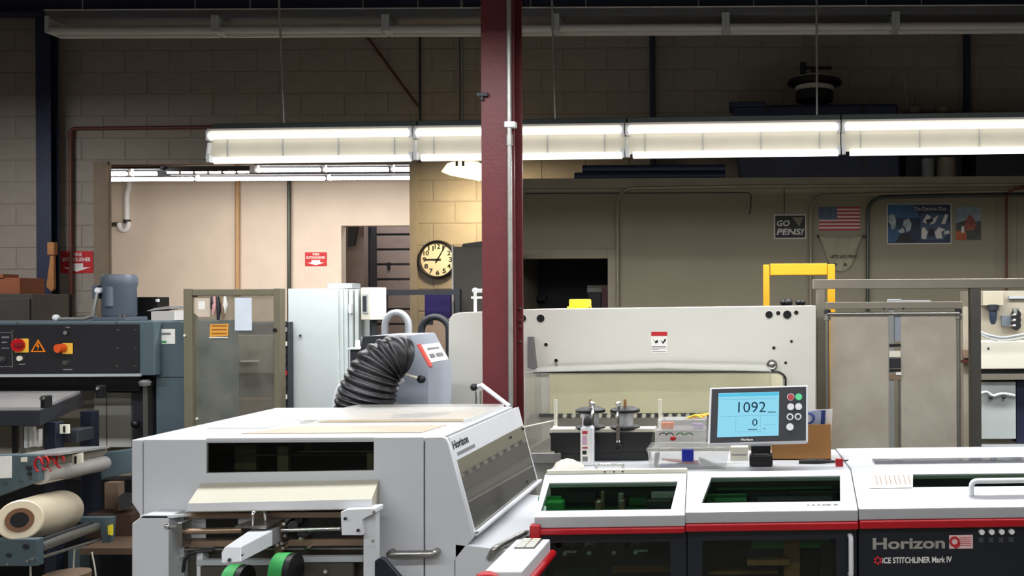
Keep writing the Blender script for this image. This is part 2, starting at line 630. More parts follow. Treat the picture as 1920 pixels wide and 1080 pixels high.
far_fixture(130, 298, 326, 9.7, 'tube_light', 'short lit tube light at the upper left inside the bright far room', False)
far_fixture(478, 860, 318, 9.7, 'tube_light', 'long lit tube light at the upper right inside the bright far room', True)
far_fixture(120, 860, 335, 10.9, 'tube_light', 'long thin lit tube light further back in the bright far room', True)
o = MB()
a, b = P(309, 324, 9.8), P(468, 320, 9.8)
lv = thing('louvred_light', 'dark louvred light fixture with small bright slots in the far room', 'ceiling light', ((a.x + b.x) / 2, 9.8, a.z))
MB().box(a.x, b.x, 9.8, 9.95, a.z + 0.012, a.z + 0.07).build('housing', M_dk, lv)
MB().cyl((a.x + .1, 9.86, a.z + 0.07), (a.x + .1, 9.86, 4.2), 0.006, 8).build('hanger_rod', M_galv, lv)
for i in range(6):
    x = a.x + (b.x - a.x) * (i + 0.15) / 6
    MB().box(x, x + (b.x - a.x) / 6 * 0.75, 9.80, 9.82, a.z - 0.005, a.z + 0.011).build('lamp_slot', M_fartube, lv)
o = MB().cyl(P(200, 309, 9.0), P(404, 304, 9.0), 0.025, 12)
tag(o.build('ceiling_pipe', M_rust), 'brown pipe running level under the header of the far opening', 'pipe')
# plumbing on far wall
t = thing('drain_pipe', 'white plumbing pipe with a U-shaped trap on the bright far wall', 'pipe', P(232, 435, YF - 0.1))
MB().tube(bend([P(242, 330, YF - .04), P(242, 352, YF - .04), P(238, 362, YF - .04), P(238, 416, YF - .04)], 0.05), 0.036, 12).build('down_pipe', M_white, t)
MB().tube([P(241 + 0, 416, YF - .04)] + [P(232.5 + 8.5 * math.cos(RAD(a)), 420 + 12 * math.sin(RAD(a)), YF - .04) for a in range(0, 181, 20)] + [P(224, 418, YF - .04)], 0.034, 12).build('trap', M_white, t)
MB().cyl(P(196, 422, YF - .04), P(222, 420, YF - .04), 0.03, 12).build('side_pipe', M_dkconduit, t)
MB().cyl(P(238, 412, YF - .04), P(238, 418, YF - .04), 0.046, 12).build('coupling', M_dk, t)
o = MB().cyl(P(445, 250, YF - .05), P(445, 900, YF - .05), 0.03, 10)
tag(o.build('wall_pipe', mat('tan_pipe', (176, 142, 100), 0.5)), 'tan vertical pipe on the bright far wall', 'pipe')
o = MB().cyl(P(542, 250, YF - .05), P(542, 900, YF - .05), 0.026, 10)
tag(o.build('wall_pipe', M_dkconduit), 'thin dark vertical conduit on the bright far wall left of the small red sign', 'pipe')


def fire_sign(cx, cy, wpx, hpx, d, label):
    s = wpx / F * d
    h = hpx / F * d
    c = P(cx, cy, d)
    t = thing('fire_extinguisher_sign', label, 'sign', (c.x, c.y, c.z - h / 2))
    MB().box(c.x - s / 2, c.x + s / 2, d - 0.004, d, c.z - h / 2, c.z + h / 2).build('sign_plate', M_signred, t)
    y = d - 0.0045
    text('FIRE', M_signwhite, t, (c.x - s * .14, y, c.z + h * .27), (1, 0, 0), (0, 0, 1), s * .3, h * .16, bold=0.02)
    text('EXTINGUISHER', M_signwhite, t, (c.x - s * .43, y, c.z + h * .03), (1, 0, 0), (0, 0, 1), s * .86, h * .18, bold=0.02)
    ar = [(-.2, -.06), (.2, -.06), (.2, -.24), (.42, -.24), (0, -.44), (-.42, -.24), (-.2, -.24)]
    MB().extrude([(c.x + s * u, d - 0.005, c.z + h * v) for u, v in ar], (0, -0.001, 0)).build('arrow', M_signwhite, t)
    return t


fire_sign(144.5, 491.5, 61, 41, DW - 0.001, 'large red fire extinguisher sign on the dim block wall behind the pipe')
fire_sign(592.5, 486, 41, 26, YF - 0.001, 'small red fire extinguisher sign on the bright far wall')

# ------------------------------------------------------------------ dark steel frame, pipes on block wall
def ibeam(m, c, wfl, dep, t, axis, a, b):
    """H section; axis 'z' (column) flanges facing the camera, or 'x' (beam) flanges level"""
    x, y = c
    if axis == 'z':
        m.box(x - wfl / 2, x + wfl / 2, y, y + t, a, b)
        m.box(x - wfl / 2, x + wfl / 2, y + dep - t, y + dep, a, b)
        m.box(x - t / 2, x + t / 2, y + t, y + dep - t, a, b)
    else:
        m.box(a, b, x - wfl / 2, x + wfl / 2, y, y + t)
        m.box(a, b, x - wfl / 2, x + wfl / 2, y + dep - t, y + dep)
        m.box(a, b, x - t / 2, x + t / 2, y + t, y + dep - t)
    return m


cx = P(81, 300, 8.2).x
o = ibeam(MB(), (cx, 8.2), 0.135, 0.1, 0.012, 'z', 0, 4.2)
tag(o.build('steel_column', M_navy, bevel=0.003), 'dark navy steel column standing against the block wall at far left', 'column')
bz = P(960, 24, 8.15).z
o = ibeam(MB(), (8.15, bz), 0.16, 0.3, 0.018, 'x', XL, XR)
tag(o.build('steel_beam', M_navy), 'dark navy steel beam running under the ceiling along the top', 'beam')
o = MB().tube(bend([P(133, 556, DW - 0.04), P(133, 241, DW - 0.04), P(470, 238, DW - 0.04)], 0.05), 0.017, 10)
t = thing('sprinkler_pipe', 'rust red pipe rising past the fire sign and turning right along the wall', 'pipe', P(133, 600, DW - 0.04))
o.build('pipe', M_rust, t)
MB().cyl(P(126, 640, DW - 0.06), P(126, 552, DW - 0.06), 0.036, 12).build('insulation_sleeve', M_black, t)
MB().cyl(P(133, 247, DW - 0.04), P(133, 257, DW - 0.04), 0.022, 10).build('coupling', M_rust, t)
for px, d, r, mt, lb in ((1222, 8.3, 0.02, M_navy, 'slim navy upright on the dark upper wall right of the maroon column'),
                         (1815, 8.3, 0.024, M_navy, 'slim navy upright on the dark upper wall at far right')):
    o = MB().box(P(px, 100, d).x - r, P(px, 100, d).x + r, d, DW, 2.5, 4.6)
    tag(o.build('wall_upright', mt), lb, 'upright')
for px, lb in ((787, 'thin dark conduit on the upper wall, left of two beside the maroon column'), (863, 'thin dark conduit on the upper wall, right of two beside the maroon column')):
    o = MB().cyl((P(px, 100, 8.38).x, 8.385, 2.9), (P(px, 100, 8.38).x, 8.385, 4.6), 0.010, 8)
    tag(o.build('conduit', M_dk), lb, 'pipe')
o = MB().cyl(P(686, 66, 8.37), P(784, 200, 8.37), 0.012, 8)
tag(o.build('diagonal_brace', M_rust), 'thin diagonal rod on the dark wall above the lit light row', 'rod')

t = thing('hand_brush', 'wooden brush hanging by its block on the navy column', 'brush', P(96, 546, 8.18))
MB().pb(88, 101, 454, 478, 8.15, 0.05).build('brush_block', M_wood, t, bevel=0.006)
MB().pp([(94, 478), (100, 478), (101, 540), (96, 547), (86, 538)], 8.17, 0.03).build('handle', M_wood, t, bevel=0.006)

t = thing('storage_cabinet', 'dark low cabinet at the left edge below the brown carton', 'cabinet', (P(10, 700, 7.6).x, 7.6, 0))
MB().box(P(-90, 600, 7.6).x, P(62, 600, 7.6).x, 7.6, 8.0, 0, P(20, 551, 7.6).z).build('body', mat('dark_olive_metal', (52, 50, 46), 0.6), t, bevel=0.006)
MB().box(P(-86, 600, 7.6).x, P(-14, 600, 7.6).x, 7.585, 7.6, 0.1, P(20, 560, 7.6).z).build('door', mat('dark_olive_metal', (52, 50, 46), 0.6), t, bevel=0.004)
MB().box(P(-10, 600, 7.6).x, P(58, 600, 7.6).x, 7.585, 7.6, 0.1, P(20, 560, 7.6).z).build('door', mat('dark_olive_metal', (52, 50, 46), 0.6), t, bevel=0.004)
zc_ = P(20, 551, 7.6).z
t = thing('carton', 'brown cardboard carton on the dark cabinet at the left edge', 'box', (P(10, 550, 7.65).x, 7.65, zc_))
MB().box(P(-60, 540, 7.65).x, P(37, 540, 7.65).x, 7.65, 7.92, zc_, P(10, 521, 7.65).z).build('box_body', M_brownbox, t, bevel=0.003)
MB().box(P(-60, 540, 7.65).x, P(8, 540, 7.65).x, 7.64, 7.80, P(10, 521, 7.65).z, P(10, 514, 7.65).z).build('flap', M_brownbox, t)

# ------------------------------------------------------------------ unlit light row near the ceiling
DU = 6.5
zU = P(1043, 53, DU).z
uw = 318 / F * DU
x0U = P(89, 57, DU).x
ordn = ['first', 'second', 'third', 'fourth', 'fifth', 'sixth']
proto = None
for i in range(6):
    loc = (x0U + uw * i, DU, zU)
    if proto is None:
        t = thing('unlit_strip_light', '', 'ceiling light', loc, group='unlit strip lights below the ceiling', local=True)
        MB().box(0.0, uw, -0.02, 0.16, 0.09, 0.135).build('channel', M_chan, t, bevel=0.003)
        MB().box(-0.0, uw, -0.035, 0.18, 0.137, 0.143).build('top_flange', M_tubeoff, t)
        MB().extrude([(0, -0.018, 0.09), (0, 0.19, 0.09), (0, 0.25, 0.03), (0, 0.245, 0.025), (0, 0.186, 0.083), (0, -0.018, 0.083)], (uw, 0, 0)).build('reflector', M_chan, t)
        for yy in (0.0, 0.1):
            MB().cyl((0.03, yy, 0.0 + 0.0), (uw - 0.03, yy, 0.0), 0.027, 16).build('tube', M_tubeoff, t)
        for xx in (0.0, uw - 0.028):
            MB().box(xx, xx + 0.028, -0.03, 0.13, -0.02, 0.1).build('socket', M_lgrey, t, bevel=0.003)
        for xx in (0.2, uw - 0.2):
            MB().cyl((xx, 0.07, 0.143), (xx, 0.07, ZC - zU), 0.005, 6).build('hanger_rod', M_galv, t)
        proto = t
    else:
        t = copy_tree(proto)
        t.location = loc
    t['label'] = ordn[i] + ' unlit strip light from the left in the high row under the ceiling'
# lit light row above the machines -------------------------------------------------------------
dl = 5.26
pl = P(391, 268, dl)
dr = 5.0
for _ in range(30):
    dr = dr * (pl.z - H) / (P(1920, 247, dr).z - H)
pr = P(1920, 247, dr)
yawF = math.atan2(pr.y - pl.y, pr.x - pl.x)
LF = 1.22
proto = None
for i in range(5):
    loc = pl + Vector((math.cos(yawF), math.sin(yawF), 0)) * (LF * i)
    if proto is None:
        t = thing('lit_strip_light', '', 'ceiling light', loc, yawF, group='lit strip lights above the machines', local=True)
        MB().box(0.002, LF - .004, 0.03, 0.14, 0.082, 0.118).build('channel', M_chgreen, t, bevel=0.003)
        MB().box(0.002, LF - .004, -0.02, 0.15, 0.066, 0.079).build('housing', M_tubeoff, t, bevel=0.002)
        rf = MB().extrude([(0, -0.012, 0.066), (0, 0.03, 0.066), (0, 0.02, -0.095), (0, 0.012, -0.095), (0, 0.012, 0.02)], (LF - .006, 0, 0)).build('reflector', M_refl, t)
        for xx in (0.105, 0.435, 0.765, 1.095):
            MB().box(xx, xx + 0.004, 0.004, 0.014, -0.085, 0.02).build('seam_rib', M_lgrey, rf)
        for zz, yy in ((0.037, -0.02), (-0.105, -0.015)):
            MB().cyl((0.045 if zz < 0 else 0.02, yy, zz), (LF - 0.02, yy, zz), 0.0195, 16).build('tube', M_tube, t)
        for xx in (0.002, LF - 0.026):
            MB().box(xx, xx + 0.02, -0.03, 0.012, 0.01, 0.066).build('socket', M_white, t, bevel=0.002)
            MB().box(xx, xx + 0.02, -0.028, 0.012, -0.115, -0.07).build('socket', M_white, t, bevel=0.002)
        MB().extrude([(0, -0.01, 0.0), (0, 0.02, 0.0), (0, 0.02, -0.095), (0, -0.03, -0.095)], (0.008, 0, 0)).build('end_plate', M_white, t)
        proto = t
    else:
        t = copy_tree(proto)
        t.location = loc
    t['label'] = ordn[i] + ' glowing strip light from the left in the row hung above the machines'


def rowY(x):
    return pl.y + (x - pl.x) * math.tan(yawF)


for (xa, xb, yb), lb in zip(((523, 533, 231), (1035, 1041, 228), (1531, 1532, 219)), ('left of the maroon column', 'just right of the maroon column', 'at the right end of the lit light row')):
    d_ = rowY(P(xb, yb, 5.1).x) + 0.085
    b_ = Vector((P(xb, yb, d_).x, d_, pl.z + 0.118))
    a_ = P(xa, 0, d_)
    v = (a_ - b_).normalized()
    o = MB().cyl(b_, b_ + v * ((ZC - b_.z) / v.z), 0.006, 8)
    tag(o.build('hanging_wire', M_galv), 'thin hanging wire holding the lit lights, ' + lb, 'wire')
# two more rows of the same lights overhead and behind the viewer (they light the room)
for yy in (3.2, 0.6, -2.0):
    for i in range(5):
        t = copy_tree(proto)
        t.location = (-4.2 + LF * i, yy, 2.98)
        t.rotation_euler = (0, 0, 0)
        t['label'] = 'strip light of the %s row outside the picture' % ('overhead' if yy > 3 else 'nearest' if yy > 0 else 'rearmost')
        t['group'] = 'strip lights outside the picture, row at %s' % ('front' if yy > 3 else 'middle' if yy > 0 else 'back')

t = copy_tree(proto)
t.location = (-7.1, 6.3, 3.08)
t.rotation_euler = (0, 0, 0)
t['label'] = 'strip light of the left bay outside the picture'
del t['group']
t = copy_tree(proto)  # unseen fixture added to go with the lamp brightening the sectional door
t.location = (-6.2, 14.0, 4.2 - .119)
t.rotation_euler = (0, 0, 0)
t['label'] = 'added unseen strip light brightening the sectional door beyond the far doorway'
del t['group']

# ------------------------------------------------------------------ maroon column
DC = 4.2
x0, x1 = P(903, 400, DC).x, P(965, 400, DC).x
t = thing('steel_column', 'maroon painted steel H column standing in the middle', 'column', ((x0 + x1) / 2, DC + 0.07, 0))
m = MB().box(x0, x1, DC, DC + 0.012, 0, ZC).box(x0, x1, DC + 0.138, DC + 0.15, 0, ZC)
m.box((x0 + x1) / 2 - 0.005, (x0 + x1) / 2 + 0.005, DC + 0.012, DC + 0.138, 0, ZC)
m.build('h_section', M_maroon, t, bevel=0.002)
MB().box(x0 - 0.05, x1 + 0.05, DC - 0.05, DC + 0.2, 0, 0.02).build('base_plate', M_maroon, t)
cxp = P(956, 400, DC - 0.02).x
cd = MB().cyl((cxp, DC - 0.02, P(956, 772, DC).z), (cxp, DC - 0.02, ZC), 0.011, 14).build('conduit', M_galv, t)
MB().box(cxp - 0.02, cxp + 0.03, DC - 0.036, DC, P(956, 241, DC).z, P(956, 230, DC).z).build('conduit_clamp', M_white, cd, bevel=0.003)
MB().cyl((cxp, DC - 0.02, P(956, 274, DC).z), (cxp, DC - 0.02, P(956, 254, DC).z), 0.015, 12).build('coupling', M_galv, cd)
k_ = MB().pb(893, 914, 173, 180, DC - 0.02, 0.05)
k_.pb(901, 906, 180, 188, DC - 0.015, 0.02)
k_.build('beam_clamp', M_dk, t, bevel=0.002)
for py in (578, 600, 612, 640):
    c = P(976, py, DC + 0.136)
    MB().cyl(c, c + Vector((0, -0.008, 0)), 0.006, 8).build('bolt', M_steel, t)

# ------------------------------------------------------------------ office partition at right
DO = 7.2
zO = P(1450, 344, DO).z
ox0 = P(925, 450, DO).x
ddx0, ddx1, ddz = P(938, 520, DO).x, P(1140, 520, DO).x, P(1060, 485, DO).z
struct(MB().box(ox0, ddx0, DO, DO + 0.1, 0, zO).box(ddx0, ddx1, DO, DO + 0.1, ddz, zO).box(ddx1, XR, DO, DO + 0.1, 0, zO).build('wall_partition', M_dry))
struct(MB().box(ox0, ox0 + 0.08, DO + 0.1, DW, 0, zO).build('wall_partition_side', M_dry))
struct(MB().box(ox0, XR, DO, DW, zO, zO + 0.04).build('ceiling_office', M_dry))
zt = P(1450, 351, DO - .03).z
struct(MB().box(ox0, XR, DO - 0.03, DO, zt, zO + 0.045).build('trim_4', mat('ledge_trim', (128, 120, 102), 0.6), bevel=0.004))
struct(MB().box(ddx1, P(1156, 520, DO).x, DO - 0.015, DO, 0, P(1100, 467, DO).z).box(ddx0, ddx1, DO - 0.015, DO, ddz, P(1060, 467, DO).z).build('trim_5', mat('door_trim', (138, 130, 110), 0.6), bevel=0.003))
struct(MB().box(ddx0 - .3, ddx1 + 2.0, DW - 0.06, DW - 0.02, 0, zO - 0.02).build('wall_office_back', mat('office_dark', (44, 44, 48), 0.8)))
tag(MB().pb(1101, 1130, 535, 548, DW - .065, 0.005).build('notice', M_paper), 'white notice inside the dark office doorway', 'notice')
o = thing('office_locker', 'dark locker inside the office doorway below the white notice', 'locker', (P(1115, 600, 7.97).x, 7.97, 0))
MB().box(P(1101, 600, 7.96).x, P(1128, 600, 7.96).x, 7.96, 8.26, 0, P(1115, 548, 7.96).z).build('body', M_dk, o, bevel=0.01)
MB().box(P(1128, 600, 7.96).x, P(1140, 600, 7.96).x, 7.97, 8.22, 0, P(1134, 534, 7.96).z).build('red_side', M_maroon, o)
o = MB().pb(1007, 1023, 553, 564, 8.2, 0.05)
tag(o.build('wall_box', M_black, bevel=0.004), 'small black box in the dark office doorway', 'box')

# conduits and cables on the partition
DP = DO - 0.03
for pts, r, mt, lb in (
    ([(1158, 640), (1158, 353), (1440, 349), (1960, 346)], 0.013, M_conduit, 'painted conduit rising right of the office doorway and bending along the ledge'),
    ([(1520, 640), (1520, 367), (1700, 362), (1960, 357)], 0.012, M_conduit, 'painted conduit arching left of the flag poster'),
    ([(1627, 640), (1627, 371), (1760, 367), (1960, 365)], 0.014, M_dkconduit, 'dark grey conduit arching between the flag and the blue film poster'),
    ([(1887, 640), (1887, 372), (1893, 358), (1930, 346)], 0.010, M_rust, 'dark red cable running down at the right end of the partition'),
    ([(985, 363), (1200, 362), (1408, 361), (1408, 385), (1405, 402)], 0.004, M_dk, 'thin loose cable strung along the partition and hanging at its end'),
    ([(1470, 345), (1471, 380), (1470, 402)], 0.003, M_dk, 'thin cable hanging above the black and white poster'),
):
    dq_ = DO - .008 if r < .005 else DP - .035 if mt is M_rust else DP
    o = MB().tube(bend([P(x, y, dq_) for x, y in pts], 0.14 if r > 0.01 else 0.04, 8), r, 10)
    tag(o.build('conduit' if r > 0.005 else 'cable', mt), lb, 'pipe' if r > 0.005 else 'cable')
for px in (1868, 1908):
    struct(MB().pb(px - 1.2, px + 1.2, 372, 600, DO - 0.006, 0.006).build('trim_%d' % (6 if px < 1890 else 7), mat('door_trim', (138, 130, 110), 0.6)))


def poster(name, label, x0, x1, y0, y1, border, base):
    a, b = P(x0, (y0 + y1) / 2, DO - 0.004), P(x1, (y0 + y1) / 2, DO - 0.004)
    zt_, zb_ = P((x0 + x1) / 2, y0, DO - 0.004).z, P((x0 + x1) / 2, y1, DO - 0.004).z
    t = thing(name, label, 'poster', ((a.x + b.x) / 2, DO - 0.004, zb_))
    MB().box(a.x, b.x, DO - 0.004, DO, zb_, zt_).build('sheet', base, t)
    W_, H_ = b.x - a.x, zt_ - zb_

    def q(u, v, k=1):
        return Vector((a.x + W_ * u, DO - 0.004 - 0.0012 * k, zb_ + H_ * v))

    def shape(nm, pts, mt, k=1):
        return MB().extrude([q(u, v, k) for u, v in pts], (0, -0.0008, 0)).build(nm, mt, t, smooth=False)
    return t, q, shape, W_, H_


P_blk = mat('print_black', (26, 27, 32), 0.6, var=0.0)
P_wht = mat('print_white', (198, 194, 186), 0.6, var=0.0)
P_gld = mat('print_gold', (176, 140, 70), 0.6, var=0.0)
P_blu = mat('print_blue', (44, 84, 120), 0.6, var=0.25, scale=5)
P_nvy = mat('print_navy', (28, 42, 66), 0.6, var=0.2, scale=9)
P_rd = mat('print_red', (160, 44, 52), 0.6, var=0.0)
P_pnk = mat('print_faded_white', (206, 186, 178), 0.6, var=0.0)
P_fac = mat('print_face', (150, 160, 160), 0.6, var=0.3, scale=22)
t, q, shape, W_, H_ = poster('hockey_poster', 'black poster with white GO PENS! lettering and a pale border', 1451, 1512, 402, 448, None, P_wht)
shape('print_field', [(.04, .05), (.96, .05), (.96, .95), (.04, .95)], P_blk, 1)
text('GO', P_wht, t, q(.09, .52, 2), (1, 0, 0), (0, 0, 1), W_ * .40, H_ * .24, shear=.2, bold=.03)
text('PENS!', P_wht, t, q(.08, .16, 2), (1, 0, 0), (0, 0, 1), W_ * .84, H_ * .26, shear=.2, bold=.03)
shape('corner_triangle', [(.56, .88), (.92, .88), (.78, .5)], mat('print_grey', (110, 104, 90), 0.6, var=.2), 2)
t, q, shape, W_, H_ = poster('flag_poster', 'US flag poster with red and white stripes on the partition', 1535, 1613, 388, 432, None, P_pnk)
for i in range(7):
    u0 = 0.44 if i < 4 else 0.0
    shape('red_stripe', [(u0, 1 - (2 * i + 1) / 13), (1, 1 - (2 * i + 1) / 13), (1, 1 - 2 * i / 13), (u0, 1 - 2 * i / 13)], P_rd)
shape('canton', [(0, 6 / 13), (.44, 6 / 13), (.44, 1), (0, 1)], mat('print_canton', (42, 70, 104), .6, var=.1))
sm = MB()
for r_ in range(9):
    for c_ in range(6 if r_ % 2 == 0 else 5):
        u = .44 * ((c_ * 2 + (1 if r_ % 2 == 0 else 2)) / 12)
        v = 1 - (r_ + 1) * (7 / 13) / 10
        sm.extrude([q(u + .013 * math.cos(RAD(90 + 36 * k)) * (1 if k % 2 == 0 else .45), v + .026 * math.sin(RAD(90 + 36 * k)) * (1 if k % 2 == 0 else .45), 2) for k in range(10)], (0, -.0004, 0))
sm.build('stars', P_wht, t, smooth=False)
# hanging cloth banner
t = thing('cloth_banner', 'sagging beige cloth banner with LETS GO PENS lettering pinned below the flag', 'banner', P(1575, 510, DO - 0.02))
n = 24
vsb, fsb = [], []
for j in range(9):
    for i in range(n + 1):
        u = i / n
        sag = 4 * u * (1 - u)
        ytop = 443 + 4 * sag
        ybot = 452 + 57 * sag ** 0.6
        y = ytop + (ybot - ytop) * j / 8
        vsb.append(P(1534 + 86 * u - (j / 8) * (u - .5) * 20, y, DO - 0.022 - 0.01 * math.sin(u * 22 + j * .5)))
for j in range(8):
    for i in range(n):
        fsb.append((j * (n + 1) + i, j * (n + 1) + i + 1, (j + 1) * (n + 1) + i + 1, (j + 1) * (n + 1) + i))
MB().add(vsb, fsb).build('cloth', mat('banner_cloth', (158, 150, 128), 0.85, var=.08), t)
text("LET'S GO PENS", P_blk, t, P(1556, 484, DO - .036), (1, 0, 0), (0, 0, 1), 50 / F * DO, 6 / F * DO, shear=.2, bold=.02)
for x in (1534, 1620):
    MB().cyl(P(x, 443, DO), P(x, 443, DO - .035), .012, 10).build('pin', P_blk, t)
for x in (1566, 1585):
    c = P(x, 496, DO - .036)
    MB().cyl(c, c + Vector((0, -.001, 0)), .011, 12).build('print_dot', P_blk, t)
# blue film poster (generic)
t, q, shape, W_, H_ = poster('film_poster', 'wide blue poster with two pale profiles and white cut-out shapes', 1663, 1784, 382, 458, None, P_wht)
shape('print_field', [(.015, .03), (.985, .03), (.985, .98), (.015, .98)], P_nvy)
shape('print_sky', [(.015, .65), (.5, .65), (.42, .98), (.015, .98)], P_blu, 2)
shape('print_corner', [(.015, .06), (.18, .06), (.22, .35), (.015, .45)], P_blu, 2)
shape('print_profile', [(.03, .72), (.1, .76), (.14, .6), (.13, .42), (.08, .36), (.05, .5), (.02, .56)], P_fac, 3)
shape('print_profile', [(.26, .6), (.34, .64), (.38, .5), (.36, .34), (.30, .3), (.28, .42), (.245, .46)], P_fac, 3)
shape('print_neck', [(.17, .33), (.25, .42), (.28, .3), (.22, .25)], P_fac, 3)
shape('print_coat', [(.13, .06), (.22, .28), (.34, .26), (.46, .06)], P_blk, 3)
shape('print_panel', [(.52, .75), (.86, .75), (.96, .55), (.98, .3), (.86, .1), (.52, .1)], mat('print_panel', (60, 76, 98), .6, var=.2), 2)
for pts in ([(.53, .14), (.6, .12), (.63, .3), (.58, .42), (.54, .4)], [(.55, .55), (.62, .74), (.68, .68), (.63, .5)], [(.76, .14), (.86, .14), (.84, .3), (.9, .36), (.8, .42), (.74, .3)],
            [(.66, .48), (.74, .52), (.8, .72), (.72, .64)], [(.84, .5), (.9, .74), (.95, .72), (.9, .5)], [(.88, .24), (.97, .26), (.96, .34), (.89, .32)]):
    shape('print_figure', pts, P_wht, 3)
for pts in ([(.62, .5), (.72, .56), (.7, .64), (.6, .6)], [(.64, .2), (.73, .2), (.72, .4), (.65, .38)]):
    shape('print_shadow', pts, P_blk, 4)
text('The Dynamic Duo', P_wht, t, q(.42, .8, 4), (1, 0, 0), (0, 0, 1), W_ * .5, H_ * .12)
t, q, shape, W_, H_ = poster('landscape_poster', 'small colourful landscape poster right of the blue film poster', 1792, 1839, 388, 450, None, mat('print_cloud', (120, 132, 142), .6, var=.25, scale=14))
shape('print_hills', [(0, 0), (1, 0), (1, .58), (.7, .52), (.4, .6), (0, .5)], mat('print_hill', (62, 66, 62), .6, var=.3, scale=20))
shape('print_crowd', [(.2, .25), (.4, .6), (.55, .78), (.7, .68), (.85, .45), (.7, .3)], mat('print_crowd', (128, 66, 48), .6, var=.4, scale=30), 2)
shape('print_field', [(0, 0), (.45, 0), (.4, .24), (0, .28)], mat('print_orange', (160, 82, 36), .6, var=.3, scale=20), 2)
shape('print_figure', [(.2, .22), (.34, .22), (.32, .42), (.24, .42)], P_wht, 3)

# ------------------------------------------------------------------ storage on top of the office
zs = zO + 0.04
DS = 7.55


def SZ(y, d):
    return P(1500, y, d).z


t = thing('covered_crate', 'long dark covered crate stored on top of the office', 'crate', (P(1530, 300, DS).x, DS + .3, zs))
m = MB().loft([(P(1385, 300, DS).x, DS, zs + .035), (P(1385, 300, DS).x, DS + .6, zs + .035), (P(1690, 300, DS).x, DS + .6, zs + .035), (P(1690, 300, DS).x, DS, zs + .035)],
              [(P(1372, 300, DS).x, DS, SZ(196, DS)), (P(1372, 300, DS).x, DS + .6, SZ(196, DS)), (P(1685, 300, DS).x, DS + .6, SZ(194, DS)), (P(1685, 300, DS).x, DS, SZ(194, DS))])
m.build('body', M_navy, t, bevel=.03)
for px in (1420, 1640):
    MB().box(P(px - 12, 300, DS).x, P(px + 12, 300, DS).x, DS + .02, DS + .58, zs, zs + .036).build('skid', M_wood, t)
MB().pb(1366, 1436, 190, 200, DS - .01, .3).build('lid', M_navy, t, bevel=.01)
for px in (1440, 1620):
    MB().pb(px - 3, px + 3, 200, 325, DS - .012, .012).build('strap', M_black, t)
t = thing('pipe_bundle', 'bundle of long dark tubes lying on the office roof', 'tubes', (P(1250, 330, 7.4).x, 7.4, zs))
for i, (yy, zz) in enumerate(((7.30, .035), (7.38, .035), (7.46, .035), (7.34, .1), (7.42, .1))):
    MB().cyl((P(1078 + i * 5, 330, yy).x, yy, zs + zz), (P(1360, 330, yy).x, yy, zs + zz), .034, 12).build('tube', M_navy, t)
t = thing('roof_ventilator', 'shiny metal ventilator with a black rim standing on the dark crate', 'ventilator', (P(1527, 188, 7.8).x, 7.8, SZ(195, DS)))
cxv = P(1527, 150, 7.8).x
zv = lambda y: SZ(y, 7.8)
MB().cyl((cxv, 7.8, zv(190)), (cxv, 7.8, zv(170)), .16, 24).build('base_drum', M_black, t)
MB().lathe((cxv, 7.8, 0), (0, 0, 1), [(.15, zv(174)), (.17, zv(170)), (.17, zv(164)), (.14, zv(162))], 28).build('lower_ring', mat('dull_aluminium', (205, 200, 190), .45, .5), t)
MB().lathe((cxv, 7.8, 0), (0, 0, 1), [(.15, zv(162)), (.235, zv(158)), (.235, zv(153)), (.15, zv(147))], 28).build('brim', M_black, t)
MB().lathe((cxv, 7.8, 0), (0, 0, 1), [(.14, zv(150)), (.14, zv(145)), (.10, zv(142))], 28).build('upper_ring', mat('dull_aluminium', (205, 200, 190), .45, .5), t)
MB().cyl((cxv, 7.8, zv(143)), (cxv, 7.8, zv(126)), .03, 12).pb(1500, 1512, 116, 138, 7.8, .04).pb(1505, 1560, 124, 129, 7.8, .03).build('crank', M_black, t, bevel=.003)
for x0_, x1_, y0_, mt, lb in ((1730, 1754, 298, mat('bucket_grey', (128, 130, 128), .6), 'grey cylindrical tin on the office roof, left of two'), (1760, 1796, 296, mat('bucket_tan', (132, 124, 108), .6), 'tan cylindrical tub on the office roof, right of two')):
    c = P((x0_ + x1_) / 2, 320, DS)
    r = (x1_ - x0_) / 2 / F * DS
    t = thing('tin', lb, 'tin', (c.x, DS + r, zs))
    MB().lathe((c.x, DS + r, zs), (0, 0, 1), [(r * .95, 0), (r, .01), (r, SZ(y0_, DS) - zs - .01), (r * .96, SZ(y0_, DS) - zs)], 24).build('body', mt, t)
    MB().lathe((c.x, DS + r, SZ(y0_, DS)), (0, 0, 1), [(r * 1.02, -.015), (r * 1.02, .0), (r * .9, .004)], 24).build('lid', mt, t)
t = thing('storage_bin', 'dark storage bin on the office roof behind the tins', 'bin', (P(1760, 320, 7.95).x, 8.1, zs))
MB().box(P(1696, 300, 7.95).x, P(1806, 300, 7.95).x, 7.95, 8.3, zs, P(1750, 216, 7.95).z).build('body', M_dk, t, bevel=.02)
MB().pb(1692, 1810, 210, 220, 7.93, .39).build('lid', M_dk, t, bevel=.01)
zb_ = P(1750, 210, 7.93).z
for x, lb in ((1715, 'small pale roll on the dark bin lid, left of two'), (1768, 'small pale roll on the dark bin lid, right of two')):
    c = P(x, 205, 8.0)
    o = MB().lathe((c.x, 8.05, zb_), (0, 0, 1), [(.055, 0), (.06, .005), (.06, .06), (.05, .065), (.02, .065), (.02, .055)], 20)
    tag(o.build('tape_roll', mat('bucket_tan', (132, 124, 108), .6)), lb, 'roll')
o = MB().cyl(Vector((P(1702, 190, 8.2).x, 8.2, zb_)), P(1694, 134, 8.2), .006, 8)
tag(o.build('thin_rod', M_galv), 'thin rod standing on the dark bin on the office roof', 'rod')
t = thing('spare_box', 'dark box at the right end of the office roof', 'box', (P(1880, 320, 7.7).x, 7.9, zs))
